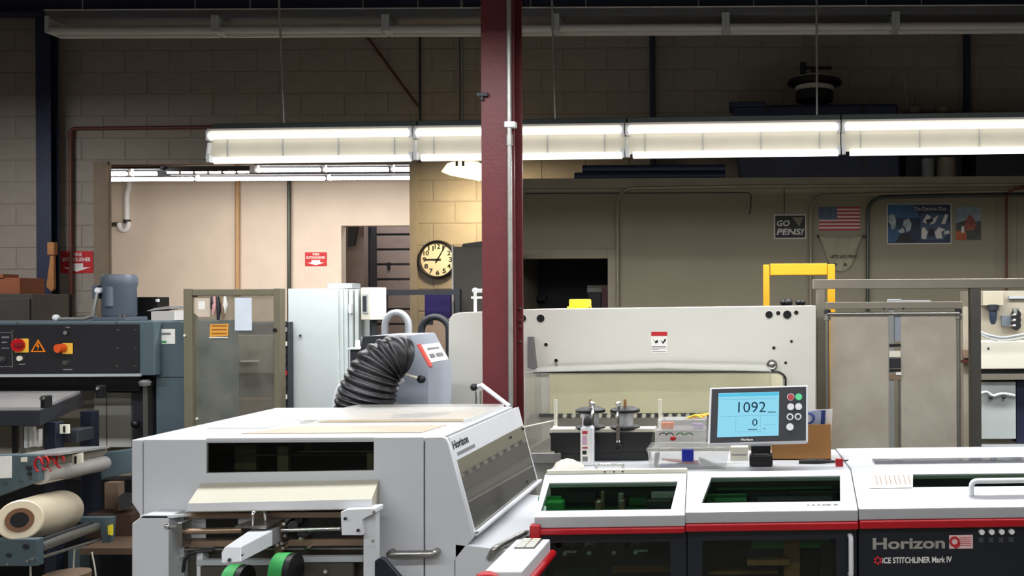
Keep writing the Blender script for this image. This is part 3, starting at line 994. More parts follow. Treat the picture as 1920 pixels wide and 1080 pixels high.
MB().box(P(1830, 300, 7.7).x, P(1990, 300, 7.7).x, 7.7, 8.1, zs, P(1900, 222, 7.7).z).build('body', M_dk, t, bevel=.01)
MB().pb(1828, 1992, 216, 224, 7.69, .42).build('lid', M_dk, t, bevel=.005)
zb_ = P(1890, 216, 7.69).z
c = P(1878, 210, 7.8)
o = MB().lathe((c.x, 7.85, zb_), (0, 0, 1), [(.05, 0), (.045, .01), (.012, .05), (.01, .055)], 16)
tag(o.build('funnel', M_tubeoff), 'pale cone-shaped funnel on the dark box at right of the office roof', 'funnel')

# ------------------------------------------------------------------ yellow lamp + clock
c = P(865, 318, 7.7)
t = thing('wall_lamp', 'warm yellow glowing lamp tilted above the clock', 'lamp', c)
prof = [(826, 322), (838, 306), (848, 303), (895, 303), (912, 320), (912, 328), (884, 333)]
MB().pp(prof, 7.62, .22).build('diffuser', emitter('warm_lamp', (255, 228, 168), 3.2), t, bevel=.01)
MB().pb(852, 890, 297, 304, 7.66, .14).build('housing', M_refl, t, bevel=.008)
for x in (854, 866):
    MB().pb(x, x + 4, 302, 311, 7.605, .02).build('clip', M_black, t)
za = P(870, 297, 7.7).z
MB().cyl((c.x, 7.73, za), (c.x, 7.73, ZC), .012, 8).build('hanger_rod', M_galv, t)
area_light('wall_lamp_glow', (c.x, 7.75, c.z - .1), (0.1, .55, -1), .3, .2, 30, (1, .80, .46))

c = P(823, 487, DW)
r = 36 / F * DW
t = thing('wall_clock', 'round wall clock with black rim showing five past nine', 'clock', (c.x, DW, c.z - r))
yc = DW - .035
MB().lathe((c.x, DW, c.z), (0, -1, 0), [(r * .98, 0), (r, .01), (r, .045), (r * .94, .055), (r * .87, .05), (r * .86, .03)], 48).build('rim', M_black, t)
MB().cyl((c.x, DW - .028, c.z), (c.x, yc, c.z), r * .88, 48).build('dial', mat('clock_dial', (226, 214, 192), .6, var=.03), t)
for h in range(1, 13):
    a = RAD(90 - 30 * h)
    s_ = r * (.24 if h < 10 else .36)
    u = Vector((c.x + math.cos(a) * r * .68 - s_ / 2 * .8, yc - .001, c.z + math.sin(a) * r * .68 - r * .125))
    text(str(h), M_ink, t, u, (1, 0, 0), (0, 0, 1), s_ * .8 if h not in (1,) else s_ * .4, r * .25, name='numeral', bold=.03)
for ang, ln, wd, nm in ((180, .6, .05, 'hour_hand'), (60, .82, .04, 'minute_hand')):
    a = RAD(ang)
    dv = Vector((math.cos(a), 0, math.sin(a)))
    nv = Vector((-math.sin(a), 0, math.cos(a)))
    o_ = Vector((c.x, yc - .004, c.z))
    MB().extrude([o_ - dv * r * .18 + nv * r * wd, o_ - dv * r * .18 - nv * r * wd, o_ + dv * r * ln - nv * r * wd * .6, o_ + dv * r * ln + nv * r * wd * .6], (0, -.002, 0)).build(nm, M_ink, t)
# ------------------------------------------------------------------ stitching machine (front right)
ST = thing('stitching_machine', 'white, red and black saddle stitching machine with sloped glass hoods at front right', 'machine', (0, 2.83, 0), RAD(2.0), local=True)
SX0, SX1 = -0.69, 1.35
ZTOPS = 1.04


def lx(px, y=0.0):
    """photo column on the machine front -> local x"""
    d = 2.83 + y
    return (px - PX) / F * d


# lower cabinet: frame with two glazed doors and a closed panel
xa, xb, xc = SX0, lx(1283), lx(1607)
MB().box(SX0, SX1, 0.42, 0.58, 0.05, 0.90).build('back_casing', M_black, ST)
MB().box(SX0, SX1, 0.02, 0.58, 0.03, 0.12).build('plinth', M_black, ST)
MB().box(SX0, SX0 + 0.02, 0.02, 0.42, 0.12, 0.90).build('side_casing', M_black, ST)
MB().box(xc - 0.02, xc, 0.03, 0.42, 0.12, 0.90).build('divider', M_black, ST)


def doorframe(x0, x1, wl, wr, wt, nm):
    z0, z1 = 0.13, 0.883
    m = MB().box(x0, x0 + wl, 0.0, 0.02, z0, z1).box(x1 - wr, x1, 0.0, 0.02, z0, z1).box(x0 + wl, x1 - wr, 0.0, 0.02, z1 - wt, z1).box(x0 + wl, x1 - wr, 0.0, 0.02, z0, z0 + 0.05)
    o = m.build(nm, M_navypanel, ST)
    MB().box(x0 + wl, x1 - wr, 0.006, 0.010, z0 + 0.05, z1 - wt).build('door_pane', M_glassdark, o)
    return o


doorframe(SX0 + 0.002, lx(1286) - 0.002, 0.03, 0.05, 0.028, 'door')
d2 = doorframe(lx(1286) + 0.002, xc - 0.004, 0.045, 0.065, 0.028, 'door')
hx = lx(1592)
MB().tube(bend([(hx, 0.0, 0.865), (hx, -0.025, 0.865), (hx, -0.025, 0.745), (hx, 0.0, 0.745)], 0.012), 0.008, 10).build('door_handle', M_white, d2)
MB().box(xc + 0.002, SX1, 0.0, 0.03, 0.13, 0.883).build('closed_panel', M_navypanel, ST, bevel=0.002)
# works behind the door panes
for x0, x1, y, z0, z1, mt in (
    (1040, 1120, .18, .70, .715, M_dgreen), (1150, 1260, .2, .70, .712, M_wood), (1060, 1250, .12, .655, .668, M_dgreen), (1225, 1265, .1, .66, .70, M_tan),
    (1320, 1420, .2, .845, .858, M_dgreen), (1315, 1322, .2, .72, .85, M_dgreen), (1410, 1560, .14, .79, .81, M_green), (1400, 1480, .1, .745, .765, M_wood), (1330, 1460, .16, .70, .712, M_wood),
    (1470, 1500, .12, .70, .84, M_wood), (1440, 1480, .1, .83, .86, M_dgreen), (1540, 1566, .12, .60, .80, M_dk)):
    MB().box(lx(x0, y), lx(x1, y), y, y + .04, z0, z1).build('inner_bar', mt, ST, bevel=.002)
for px in (1065, 1110, 1155, 1195):
    MB().cyl((lx(px, .15), .12, .79), (lx(px, .15), .22, .79), .026, 16).build('inner_roller', M_dk, ST)
    MB().cyl((lx(px, .15), .115, .79), (lx(px, .15), .121, .79), .007, 10).build('inner_bolt', M_chrome, ST)
for x0, x1 in ((1060, 1083), (1190, 1215)):
    MB().cyl((lx(x0, .1), .1, .80), (lx(x1, .1), .1, .80), .004, 8).build('inner_rod', M_chrome, ST)

# red stripe and grey band, hoods
hoods = (('A', SX0, lx(1283), -.004, -.006), ('B', lx(1283), xc - .001, .003, .0), ('C', xc + .002, SX1, .006, .002))
for nm, x0, x1, dz, dy in hoods:
    y0 = -.012 + dy
    MB().box(x0, x1, y0 - .012, .03, .887 + dz * .3, .909 + dz).build('red_stripe', M_red, ST, bevel=.005)
    MB().box(x0, x1, y0, .03, .910 + dz, .944 + dz).build('grey_band', M_lgrey, ST, bevel=.001)
MB().box(SX0 - .012, SX0 + .02, -.035, .0, .875, .918).build('stripe_end', M_red, ST, bevel=.004)


def slope(x, t, n=0.0, dz=0, dy=0):
    """point on the sloped hood: t 0 at the front edge, 1 at the top"""
    a = Vector((x, -.014 + dy, .944 + dz))
    b = Vector((x, .150, ZTOPS + dz * .5))
    nv = Vector((0, -(b - a).z, (b - a).y)).normalized()
    return a.lerp(b, t) + nv * n


def sloped(m, x0, x1, t0, t1, n0, n1, dz, dy, x0b=None, x1b=None):
    x0b = x0 if x0b is None else x0b
    x1b = x1 if x1b is None else x1b
    m.loft([slope(x0, t0, n0, dz, dy), slope(x1, t0, n0, dz, dy), slope(x1b, t1, n0, dz, dy), slope(x0b, t1, n0, dz, dy)],
           [slope(x0, t0, n1, dz, dy), slope(x1, t0, n1, dz, dy), slope(x1b, t1, n1, dz, dy), slope(x0b, t1, n1, dz, dy)])
    return m


def hood(x0, x1, wa, wb, wa2, wb2, t0, t1, dz, dy):
    m = MB()
    sloped(m, x0, x1, 0, t0, -.02, 0, dz, dy)
    sloped(m, x0, x1, t1, 1.0, -.02, 0, dz, dy)
    sloped(m, x0, wa, t0, t1, -.02, 0, dz, dy, x0, wa2)
    sloped(m, wb, x1, t0, t1, -.02, 0, dz, dy, wb2, x1)
    o = m.build('hood', M_white, ST)
    sloped(MB(), wa, wb, t0, t1, -.008, -.004, dz, dy, wa2, wb2).build('hood_pane', M_glassdark, o)
    return o


hA = hood(SX0, lx(1283) - .0015, SX0 + .015, lx(1256), SX0 + .02, lx(1271, .1), .14, .80, -.004, -.006)
hB = hood(lx(1283) + .0015, xc - .002, lx(1313), lx(1576), lx(1334, .1), lx(1578, .1), .22, .86, .003, 0)
hC = hood(xc + .002, SX1, lx(1637), SX1 - .1, lx(1640, .1), SX1 - .1, .52, .86, .006, .002)
# hood works
MB().box(SX0 + .02, SX1 - .02, .140, .149, .935, 1.02).build('inner_back', M_dk, ST)
for x0, x1, y, z0, z1, mt in ((1012, 1055, .11, .945, .975, M_green), (1060, 1120, .125, .95, .985, M_dk), (1128, 1134, .10, .935, .99, M_tan), (1160, 1170, .10, .935, .985, M_steel),
                              (1180, 1215, .12, .94, .965, M_dgreen), (1222, 1268, .11, .965, .985, M_lgrey), (1238, 1270, .12, .935, .962, M_dgreen),
                              (1325, 1400, .11, .94, .975, M_dgreen), (1345, 1560, .125, .985, .992, M_dgreen), (1405, 1480, .12, .945, .965, M_dk), (1480, 1572, .12, .94, .98, M_dk), (1340, 1500, .105, .938, .944, M_lgrey)):
    MB().box(lx(x0, y), lx(x1, y), y, y + .02, z0, z1).build('hood_part', mt, ST, bevel=.002)
MB().box(SX0 + .02, SX1 - .02, .05, .14, .905, .935).build('inner_deck', M_dgreen, ST)
for x0, x1, mt in ((1030, 1060, M_green), (1120, 1130, M_tan), (1165, 1172, M_tan), (1215, 1260, M_dk), (1340, 1400, M_dgreen), (1420, 1560, M_dk)):
    MB().box(lx(x0, .1), lx(x1, .1), .07, .13, .935, .965).build('inner_part', mt, ST, bevel=.003)
for px in (1128, 1168):
    MB().ball((lx(px, .1), .065, .965), .006).build('inner_bolt', M_chrome, ST)
# flat top
MB().box(SX0, xc, .15, .58, .99, ZTOPS).build('top_deck', M_deck, ST, bevel=.003)
MB().box(xc + .003, SX1, .15, .58, .99, ZTOPS + .004).build('top_deck', M_deck, ST, bevel=.003)
MB().box(SX0 + .005, lx(1283), .15, .172, ZTOPS - .001, ZTOPS + .012).build('hinge_strip', M_cream, ST, bevel=.002)
for px in (1138, 1155, 1171):
    MB().cyl((lx(px, .16), .149, ZTOPS + .006), (lx(px, .16), .146, ZTOPS + .006), .003, 8).build('screw', M_dk, ST)
MB().box(lx(1640, .3), SX1, .235, .30, ZTOPS + .004, ZTOPS + .012).build('top_window', M_glasssmoke, ST)
# chrome handle on hood A, white tube handle on hood C
yh = .20
MB().tube(bend([(lx(1122, yh), yh, ZTOPS), (lx(1122, yh), yh - .01, ZTOPS + .022), (lx(1172, yh), yh - .01, ZTOPS + .022), (lx(1172, yh), yh, ZTOPS)], .01), .0055, 10).build('lift_handle', M_chrome, ST)
p0, p1 = slope(lx(1829), .30, 0, .006, .002), slope(lx(1829), .42, .04, .006, .002)
p2 = Vector((SX1 - .15, p1.y, p1.z))
p3 = Vector((SX1 - .15, p0.y, p0.z))
MB().tube(bend([p0, p1, p2, p3], .02), .0085, 12).build('hood_handle', M_white, hC)
# card with columns of print on hood C
cm = sloped(MB(), lx(1636), lx(1720), .50, .90, .001, .003, .006, .002, lx(1640, .07), lx(1721, .07)).build('printed_card', M_paper, hC)
tk = MB()
for i, px in enumerate((1648, 1656, 1666, 1674, 1684, 1692, 1702, 1711)):
    sloped(tk, lx(px, .06) - .001, lx(px, .06) + .001, .58, .82, .0031, .0036, .006, .002)
tk.build('card_print', mat('print_amber', (150, 96, 20), .6, var=0), cm)
mk = MB()
for px, w_ in ((1514, 2), (1524, 3), (1534, 3), (1543, 3), (1552, 5), (1566, 4)):
    sloped(mk, lx(px) - w_ / 600, lx(px) + w_ / 600, .12, .15, .0002, .0006, .003, 0)
mk.build('hood_marks', M_inkgrey, hB)
# lettering and controls on the closed panel
yp = -.0006
text('Horizon', mat('silver_letter', (176, 172, 164), .35, .4), ST, (lx(1635), yp, .820), (1, 0, 0), (0, 0, 1), lx(1772) - lx(1635), .036, bold=.03)
text('iCE STITCHLINER Mark IV', M_signwhite, ST, (lx(1653), yp, .776), (1, 0, 0), (0, 0, 1), lx(1785) - lx(1653), .019, bold=.025)
em = MB()
for k in range(6):
    a = RAD(60 * k + 30)
    em.cyl((lx(1644.5) + .0095 * math.cos(a), yp, .786 + .0095 * math.sin(a)), (lx(1644.5) + .0095 * math.cos(a), yp - .001, .786 + .0095 * math.sin(a)), .004, 10)
em.build('dot_emblem', mat('emblem_red', (214, 36, 52), .5), ST)
sk = MB().box(lx(1780), lx(1825), yp - .001, yp, .819, .862).build('sticker', mat('sticker_pale', (222, 190, 188), .6), ST)
n9 = MB()
rp = [(lx(1790) + .013 * math.cos(RAD(a)), .842 + .013 * math.sin(RAD(a))) for a in range(0, 361, 24)]
n9.tube([(x, yp - .002, z) for x, z in rp] + [(lx(1799), yp - .002, .837), (lx(1797), yp - .002, .827), (lx(1790), yp - .002, .822)], .0035, 6)
n9.build('red_swirl', M_signred, sk)
ln = MB()
for k in range(5):
    ln.box(lx(1800), lx(1822), yp - .0018, yp - .001, .854 - .006 * k - .002, .854 - .006 * k)
ln.build('sticker_print', mat('sticker_ink', (196, 70, 80), .6), sk)
for px in (1841, 1860, 1879, 1898):
    x = lx(px)
    MB().cyl((x, 0, .872), (x, -.012, .872), .0085, 18).build('push_button', M_white, ST)
    ic = MB()
    s_ = .0065
    z_ = .845
    for u0, u1, v0, v1 in ((-1, 1, .85, 1), (-1, 1, -1, -.85), (-1, -.85, -1, 1), (.85, 1, -1, 1), (-.3, .3, -.3, .3)):
        ic.box(x + s_ * u0, x + s_ * u1, yp - .0005, yp, z_ + s_ * v0, z_ + s_ * v1)
    ic.build('button_icon', M_inkgrey, ST)


def onS(px, base_y):
    """world point on the flat machine top under the given pixel"""
    d = (H - ZTOPS) * F / (base_y - PY)
    c = P(px, base_y, d)
    return Vector((c.x, d, ZTOPS))


# ------------------------------------------------------------------ control monitor
dM = 3.02
c = onS(1427, 876)
MT = thing('control_monitor', 'tilted touch screen control panel reading 1092 on a black stand', 'monitor', c)
MB().pb(1405, 1449, 853, 875, c.y, .05).build('stand_base', M_black, MT, bevel=.006)
MB().pb(1408, 1445, 836, 851, c.y + .005, .04).build('stand_neck', M_black, MT, bevel=.004)
MB().pb(1412, 1441, 850, 854, c.y + .008, .03).build('swivel_ring', M_chrome, MT)
tl, tr, br, bl = [P(x, y, d) for x, y, d in ((1331, 727, 3.06), (1517, 724, 3.06), (1515, 829, 3.0), (1327, 834, 3.0))]
U = (tr - tl).normalized()
V = (tl - bl).normalized()
N = U.cross(V).normalized()
if N.y > 0:
    N = -N
WM, HM = (tr - tl).length, (tl - bl).length


def mq(px, py, n=0.0):
    u = (px - 1329) / (1516 - 1329)
    v = (831 - py) / (831 - 726)
    return bl + (br - bl) * u + V * HM * v + N * n


def mrect(m, x0, x1, y0, y1, n0, n1):
    a = [mq(x0, y1, n0), mq(x1, y1, n0), mq(x1, y0, n0), mq(x0, y0, n0)]
    b = [mq(x0, y1, n1), mq(x1, y1, n1), mq(x1, y0, n1), mq(x0, y0, n1)]
    return m.loft(a, b)


mrect(MB(), 1329, 1516, 726, 831, -.035, 0).build('casing', M_white, MT, bevel=.004)
mrect(MB(), 1333, 1512, 729, 828, -.001, .0012).build('bezel', M_dk, MT)
scr_c = emitter('screen_cyan', (150, 222, 246), 0.95)
sc_ = mrect(MB(), 1346, 1461, 737, 818, .0012, .002).build('screen', scr_c, MT)
mrect(MB(), 1347, 1460, 738, 744, .002, .0024).build('screen_header', emitter('screen_header', (96, 200, 235), .95), sc_)
gm = MB()
for x0, x1, y0, y1 in ((1352, 1458, 749, 749.7), (1352, 1458, 780, 780.7), (1380, 1380.7, 782, 809), (1426, 1426.7, 781, 812), (1382, 1425, 809, 809.6), (1432, 1455, 797, 797.7)):
    mrect(gm, x0, x1, y0, y1, .002, .0024)
gm.build('screen_lines', emitter('screen_grey', (120, 185, 210), .9), sc_)
scr_ink = emitter('screen_ink', (36, 62, 84), 0.8)
text('1092', scr_ink, sc_, mq(1384, 774, .0024), U, V, 52 / F * dM, 20 / F * dM)
text('0', scr_ink, sc_, mq(1411, 799, .0024), U, V, 10 / F * dM, 13 / F * dM)
for x0, x1, y in ((1440, 1455, 774), (1403, 1421, 805), (1432, 1436, 804)):
    mrect(MB(), x0, x1, y, y + 1.3, .002, .0024).build('screen_caption', scr_ink, sc_)
text('Horizon', M_signwhite, MT, mq(1391, 825.5, .0016), U, V, 22 / F * dM, 4.5 / F * dM, bold=.03)
for px, py, mt, r in ((1483, 748, M_red, 6), (1498, 748, mat('button_green', (90, 220, 150), .4), 6.5), (1483, 766, M_white, 6.5), (1498, 766, M_white, 6.5), (1482, 784.5, M_white, 6.5), (1497, 784.5, M_white, 6.5), (1482, 803, M_white, 6.8)):
    r_ = r / F * dM
    b_ = MB().cyl(mq(px, py, .001), mq(px, py, .006), r_, 20).build('panel_button', mt, MT)
    if py == 784.5:
        MB().cyl(mq(px, py, .006), mq(px, py, .0068), r_ * .6, 16).build('button_cap', M_dk, b_)
    if mt is M_red:
        MB().lathe(mq(px, py, .001), N, [(r_ * 1.15, 0), (r_ * 1.15, .003), (r_ * 1.0, .004)], 20).build('button_ring', M_white, b_)

# ------------------------------------------------------------------ things on the machine top
# crumpled rag
c = onS(1060, 880)
vs_, fs_ = [], []
nr, nt_ = 7, 22
for i in range(nr + 1):
    for k in range(nt_):
        a = 2 * math.pi * k / nt_
        rr = (i / nr)
        wob = 1 + .18 * math.sin(3 * a + 1) + .12 * math.sin(5 * a)
        x = .047 * rr * wob * math.cos(a)
        y = .04 * rr * wob * math.sin(a)
        z = .038 * (1 - rr ** 5) * (.8 + .16 * min(1, rr * 2) * math.sin(3 * a + 6 * rr)) * (1 - .25 * rr) + .004 * rr * (1 - rr) * math.sin(9 * a) + .001
        vs_.append((c.x + x, c.y + .03 + y, c.z + max(z, .001)))
for i in range(nr):
    for k in range(nt_):
        fs_.append((i * nt_ + k, i * nt_ + (k + 1) % nt_, (i + 1) * nt_ + (k + 1) % nt_, (i + 1) * nt_ + k))
fs_.append([nr * nt_ + k for k in range(nt_)])
tag(MB().add(vs_, fs_).build('rag', M_rag), 'crumpled cream rag lying on the stitching machine', 'rag')
# bottle
c = onS(1100, 872)
d = c.y
t = thing('glue_bottle', 'white rectangular bottle with black nozzle cap standing beside the rag', 'bottle', c)
bx = lambda px: P(px, 850, d).x
bzz = lambda py: P(1100, py, d).z
MB().box(bx(1088), bx(1112), d, d + .03, ZTOPS, bzz(804)).build('bottle_body', M_white, t, bevel=.004)
MB().loft([(bx(1088), d, bzz(804)), (bx(1112), d, bzz(804)), (bx(1112), d + .03, bzz(804)), (bx(1088), d + .03, bzz(804))],
          [(bx(1095), d + .008, bzz(797)), (bx(1108), d + .008, bzz(797)), (bx(1108), d + .022, bzz(797)), (bx(1095), d + .022, bzz(797))]).build('shoulder', M_white, t)
MB().lathe((bx(1101), d + .015, bzz(798)), (0, 0, 1), [(.016, 0), (.015, .018), (.008, .032), (.005, .034)], 16).build('nozzle_cap', M_black, t)
lb = MB().box(bx(1089.5), bx(1106), d - .0008, d, bzz(866), bzz(806)).build('bottle_label', M_paper, t)
for y0, y1, mt, x1 in ((808, 814, mat('label_red', (190, 50, 70), .6), 1102), (817, 834, mat('label_pink', (205, 170, 190), .6), 1101), (838, 841, P_rd, 1102), (845, 852, M_ink, 1100), (856, 865, M_inkgrey, 1102)):
    MB().box(bx(1092), bx(x1), d - .0016, d - .0008, bzz(y1), bzz(y0)).build('label_print', mt, lb)
# wire spool stand
c = onS(1125, 866)
d = c.y + .03
t = thing('wire_spool_stand', 'black wire stand holding two clear spools with black flanges', 'spool stand', Vector((c.x, d, ZTOPS)))
sx = lambda px: P(px, 830, d).x
sz = lambda py: P(1125, py, d).z
MB().box(sx(1032), sx(1222), d, d + .10, sz(846), sz(812)).build('tray', M_black, t, bevel=.004)
MB().pp([(1030, 812), (1224, 810), (1216, 846), (1040, 850)], d - .004, .004).build('tray_front', M_black, t)
MB().box(sx(1050), sx(1215), d + .01, d + .09, ZTOPS, sz(846)).build('foot', M_black, t, bevel=.003)
MB().box(sx(1028), sx(1226), d + .02, d + .09, sz(812), sz(806)).build('tray_shelf', M_cream, t)
for px in (1036, 1235):
    MB().cyl((P(px, 800, d).x, d + .05, sz(812)), (P(px, 800, d).x, d + .05, sz(752)), .006, 10).build('post', M_cream, t)
MB().ball((sx(1036), d + .05, sz(806)), .011).build('knob', M_white, t)
for px in (1102, 1168):
    x = sx(px)
    yy = d + .055
    s_ = MB().lathe((x, yy, 0), (0, 0, 1), [(.03, sz(804)), (.03, sz(776))], 24).build('spool', mat('clear_wire_wrap', (200, 202, 204), .2, .35), t)
    MB().lathe((x, yy, 0), (0, 0, 1), [(.02, sz(777)), (.053, sz(776)), (.053, sz(771)), (.035, sz(767)), (.01, sz(766))], 28).build('flange', M_black, s_)
    MB().lathe((x, yy, 0), (0, 0, 1), [(.04, sz(809)), (.053, sz(807)), (.053, sz(803)), (.03, sz(802))], 28).build('flange', M_black, s_)
    MB().cyl((x, yy, sz(767)), (x, yy, sz(752)), .005, 10).build('spindle', M_wood, s_)
for px in (1113, 1160):
    x = sx(px)
    y_ = d - .012
    a = MB().tube([(x - .012 if px < 1130 else x, y_ + .03, sz(755)), (x, y_, sz(775)), (x, y_, sz(800))], .006, 8)
    a.build('guide_arm', M_chrome, t)
    MB().box(x - .006, x + .006, y_ - .006, y_ + .004, sz(828), sz(798)).build('arm_grip', mat('grip_brown', (92, 84, 78), .5), t)
    MB().ball((x, y_ + .002, sz(757)), .009).build('arm_clip', M_chrome, t)
    for e in (-.004, .005):
        MB().ball((x + e, y_ - .004, sz(827)), .004).build('screw_head', M_chrome, t)
    MB().tube([(x + .012 * math.sin(RAD(a_)), y_ - .002, sz(838) + .012 * math.cos(RAD(a_))) for a_ in range(0, 300, 25)], .003, 6).build('hook', M_dk, t)
# clear tub with latch, and tray of bits on it
c = onS(1290, 879)
d = c.y
t = thing('clear_tub', 'clear plastic tub with a blue latch holding coloured bits', 'tub', c)
tx = lambda px: P(px, 860, d).x
tz = lambda py: P(1290, py, d).z
wall = MB()
dd = .115
zt_, zb_ = tz(846), ZTOPS
wall.loft([(tx(1220), d, zb_), (tx(1360), d, zb_), (tx(1360), d + dd, zb_), (tx(1220), d + dd, zb_)], [(tx(1214), d - .006, zt_), (tx(1368), d - .006, zt_), (tx(1368), d + dd, zt_), (tx(1214), d + dd, zt_)])
wall.build('tub_wall', M_cleartub, t, bevel=.004)
MB().box(tx(1212), tx(1370), d - .010, d + dd + .004, zt_, tz(839)).build('lid', M_acrylw, t, bevel=.004)
MB().box(tx(1279), tx(1301), d - .016, d - .010, tz(864), tz(841)).build('latch', M_blue, t, bevel=.002)
for pts, mt in (([(1236, 874), (1300, 868), (1312, 872), (1240, 876)], mat('tub_blue', (70, 100, 170), .5)), ([(1240, 862), (1310, 866), (1308, 873), (1260, 866)], M_red), ([(1310, 860), (1350, 874), (1315, 875)], M_lgrey), ([(1228, 851), (1236, 850), (1232, 874), (1226, 874)], M_inkgrey)):
    MB().pp(pts, d + .03, .03).build('loose_bit', mt, t)
zl = tz(839)
d = d + .02
t = thing('parts_tray', 'clear tray of small parts and wire stacked on the tub', 'tray', Vector((P(1280, 830, d).x, d, zl)))
x0_, x1_ = P(1228, 820, d).x, P(1324, 820, d).x
z1_ = P(1280, 806, d).z
z2_ = P(1280, 787, d).z
MB().box(x0_, x1_, d, d + .085, zl, z1_).build('lower_box', M_cleartub, t, bevel=.003)
MB().box(x0_ + .008, x1_, d + .004, d + .085, z1_, z2_).build('upper_box', M_cleartub, t, bevel=.003)
for px, mt in ((1243, M_dk), (1256, M_black), (1275, M_dgreen), (1292, M_dgreen)):
    MB().tube([(P(px, 816, d).x + .012 * math.cos(RAD(a)), d - .001, P(px, 816, d).z + .008 * math.sin(RAD(a))) for a in range(0, 181, 20)], .002, 6).build('wire_loop', mt, t)
MB().ball((P(1262, 822, d).x, d - .002, P(1262, 822, d).z), .008, sc=(1.3, .6, 1)).build('red_cap', M_red, t)
for x0p, x1p, y0p, y1p, mt in ((1240, 1262, 793, 803, M_orange), (1300, 1318, 795, 803, mat('lilac_part', (190, 170, 205), .5))):
    MB().pb(x0p, x1p, y0p, y1p, d + .02, .03).build('small_part', mt, t)
t = thing('cable_ties', 'small heap of orange and yellow ties on top of the parts tray', 'ties', Vector((P(1310, 785, d + .03).x, d + .04, z2_)))
for i in range(7):
    a = P(1288 + i * 3, 786, d + .03)
    b = P(1318 + i * 3, 777 - (i % 3) * 2, d + .05)
    MB().tube([Vector((a.x, d + .02 + .006 * i, z2_ + .003)), Vector(((a.x + b.x) / 2, d + .03 + .004 * i, z2_ + .012)), Vector((b.x, d + .03 + .004 * i, z2_ + .004 + .002 * i))], .003, 6).build('tie', M_orange if i % 2 else M_lemon, t)
# narrow carton between tub and stand
c = onS(1385, 866)
t = thing('small_carton', 'small pale carton between the clear tub and the monitor stand', 'box', c)
MB().pb(1369, 1403, 838, 865, c.y + .02, .06).build('carton', M_cream, t, bevel=.002)
MB().pb(1372, 1400, 852, 854, c.y + .019, .002).build('carton_print', M_inkgrey, t)
# cardboard box with papers
c = onS(1500, 863)
d = c.y
t = thing('cardboard_box', 'open cardboard box behind the monitor with printed papers in it', 'box', c)
x0_, x1_ = P(1447, 830, d).x, P(1558, 830, d).x
z1_ = P(1500, 796, d).z
m = MB()
m.box(x0_, x1_, d, d + .004, ZTOPS, z1_).box(x0_, x1_, d + .10, d + .104, ZTOPS, z1_).box(x0_, x0_ + .004, d + .004, d + .1, ZTOPS, z1_).box(x1_ - .004, x1_, d + .004, d + .1, ZTOPS, z1_).box(x0_, x1_, d, d + .1, ZTOPS, ZTOPS + .004)
m.build('box_walls', M_card, t)
for i, (xa_, xb_, yt, mt) in enumerate(((1490, 1561, 767, M_paper), (1500, 1548, 769, mat('paper_blue', (50, 70, 140), .6)), (1495, 1530, 770, M_paper), (1520, 1540, 768, mat('paper_pale_blue', (170, 180, 205), .6)))):
    yy = d + .05 - i * .01
    ps = [P(xa_, 850, yy), P(xb_ - 4, 850, yy), P(xb_, yt, yy), P(xa_, yt + 3, yy)]
    ps = [Vector((p.x, yy, max(p.z, ZTOPS + .005))) for p in ps]
    MB().extrude(ps, (0, .003, 0)).build('paper_sheet', mt, t)
ring = MB().tube([P(1515 + 11 * math.cos(RAD(a)), 784 + 9 * math.sin(RAD(a)), d + .018) for a in range(-90, 91, 18)], .004, 8)
ring.build('blue_arc', mat('paper_blue', (50, 70, 140), .6), t)
# screwdriver-like tool
c = onS(1540, 874)
t = thing('tool', 'black tool with a red block lying on the stitching machine', 'tool', c)
MB().tube([onS(1498, 870) + Vector((0, 0, .008)), onS(1530, 870) + Vector((0, 0, .009)), onS(1566, 870) + Vector((0, 0, .007))], [.007, .009, .004], 10).build('handle', M_black, t)
MB().cyl(onS(1560, 870) + Vector((0, 0, .006)), onS(1590, 867) + Vector((0, 0, .006)), .003, 8).build('shaft', M_dk, t)
c2 = onS(1574, 876)
MB().box(c2.x - .013, c2.x + .013, c2.y, c2.y + .012, ZTOPS, ZTOPS + .027).build('red_block', M_red, t, bevel=.003)

# ------------------------------------------------------------------ feeder (front left, white hooded unit)
D0, D1 = 2.9, 3.77
FD = thing('hooded_feeder', 'large white hooded feeder unit with dark windows in front of the maroon column', 'machine', ((P(540, 900, D0).x), 3.3, 0))
fx = lambda px: P(px, 900, D0).x
fz = lambda py, px=560: P(px, py, D0).z
zT = fz(823)
xL_, xR_ = fx(247), fx(835)
# front skins
MB().pp([(247, 825), (267, 825), (267, 972), (247, 942)], D0, .02).build('left_panel', M_fgrey, FD, bevel=.002)
m = MB()
m.pp([(269.5, 825), (387, 825), (387, 990), (269.5, 972)], D0, .012).pp([(701, 821), (794, 820), (794, 1100), (701, 1100)], D0, .012)
m.pp([(387, 887), (701, 882), (701, 985), (387, 990)], D0, .012).pp([(387, 822), (701, 820), (701, 824), (387, 827)], D0, .012)
fp = m.build('front_panel', M_fgrey, FD)
MB().pp([(387, 827), (701, 824), (701, 882), (387, 887)], D0 + .004, .004).build('front_window', M_glassdark, FD)
ep = [(796.5, 820), (828, 819), (836, 822), (841, 832), (886, 1006), (884, 1012), (852, 1052), (852, 1110), (796.5, 1110)]
MB().pp(ep, D0, .02).build('end_panel', M_fgrey, FD, bevel=.003)
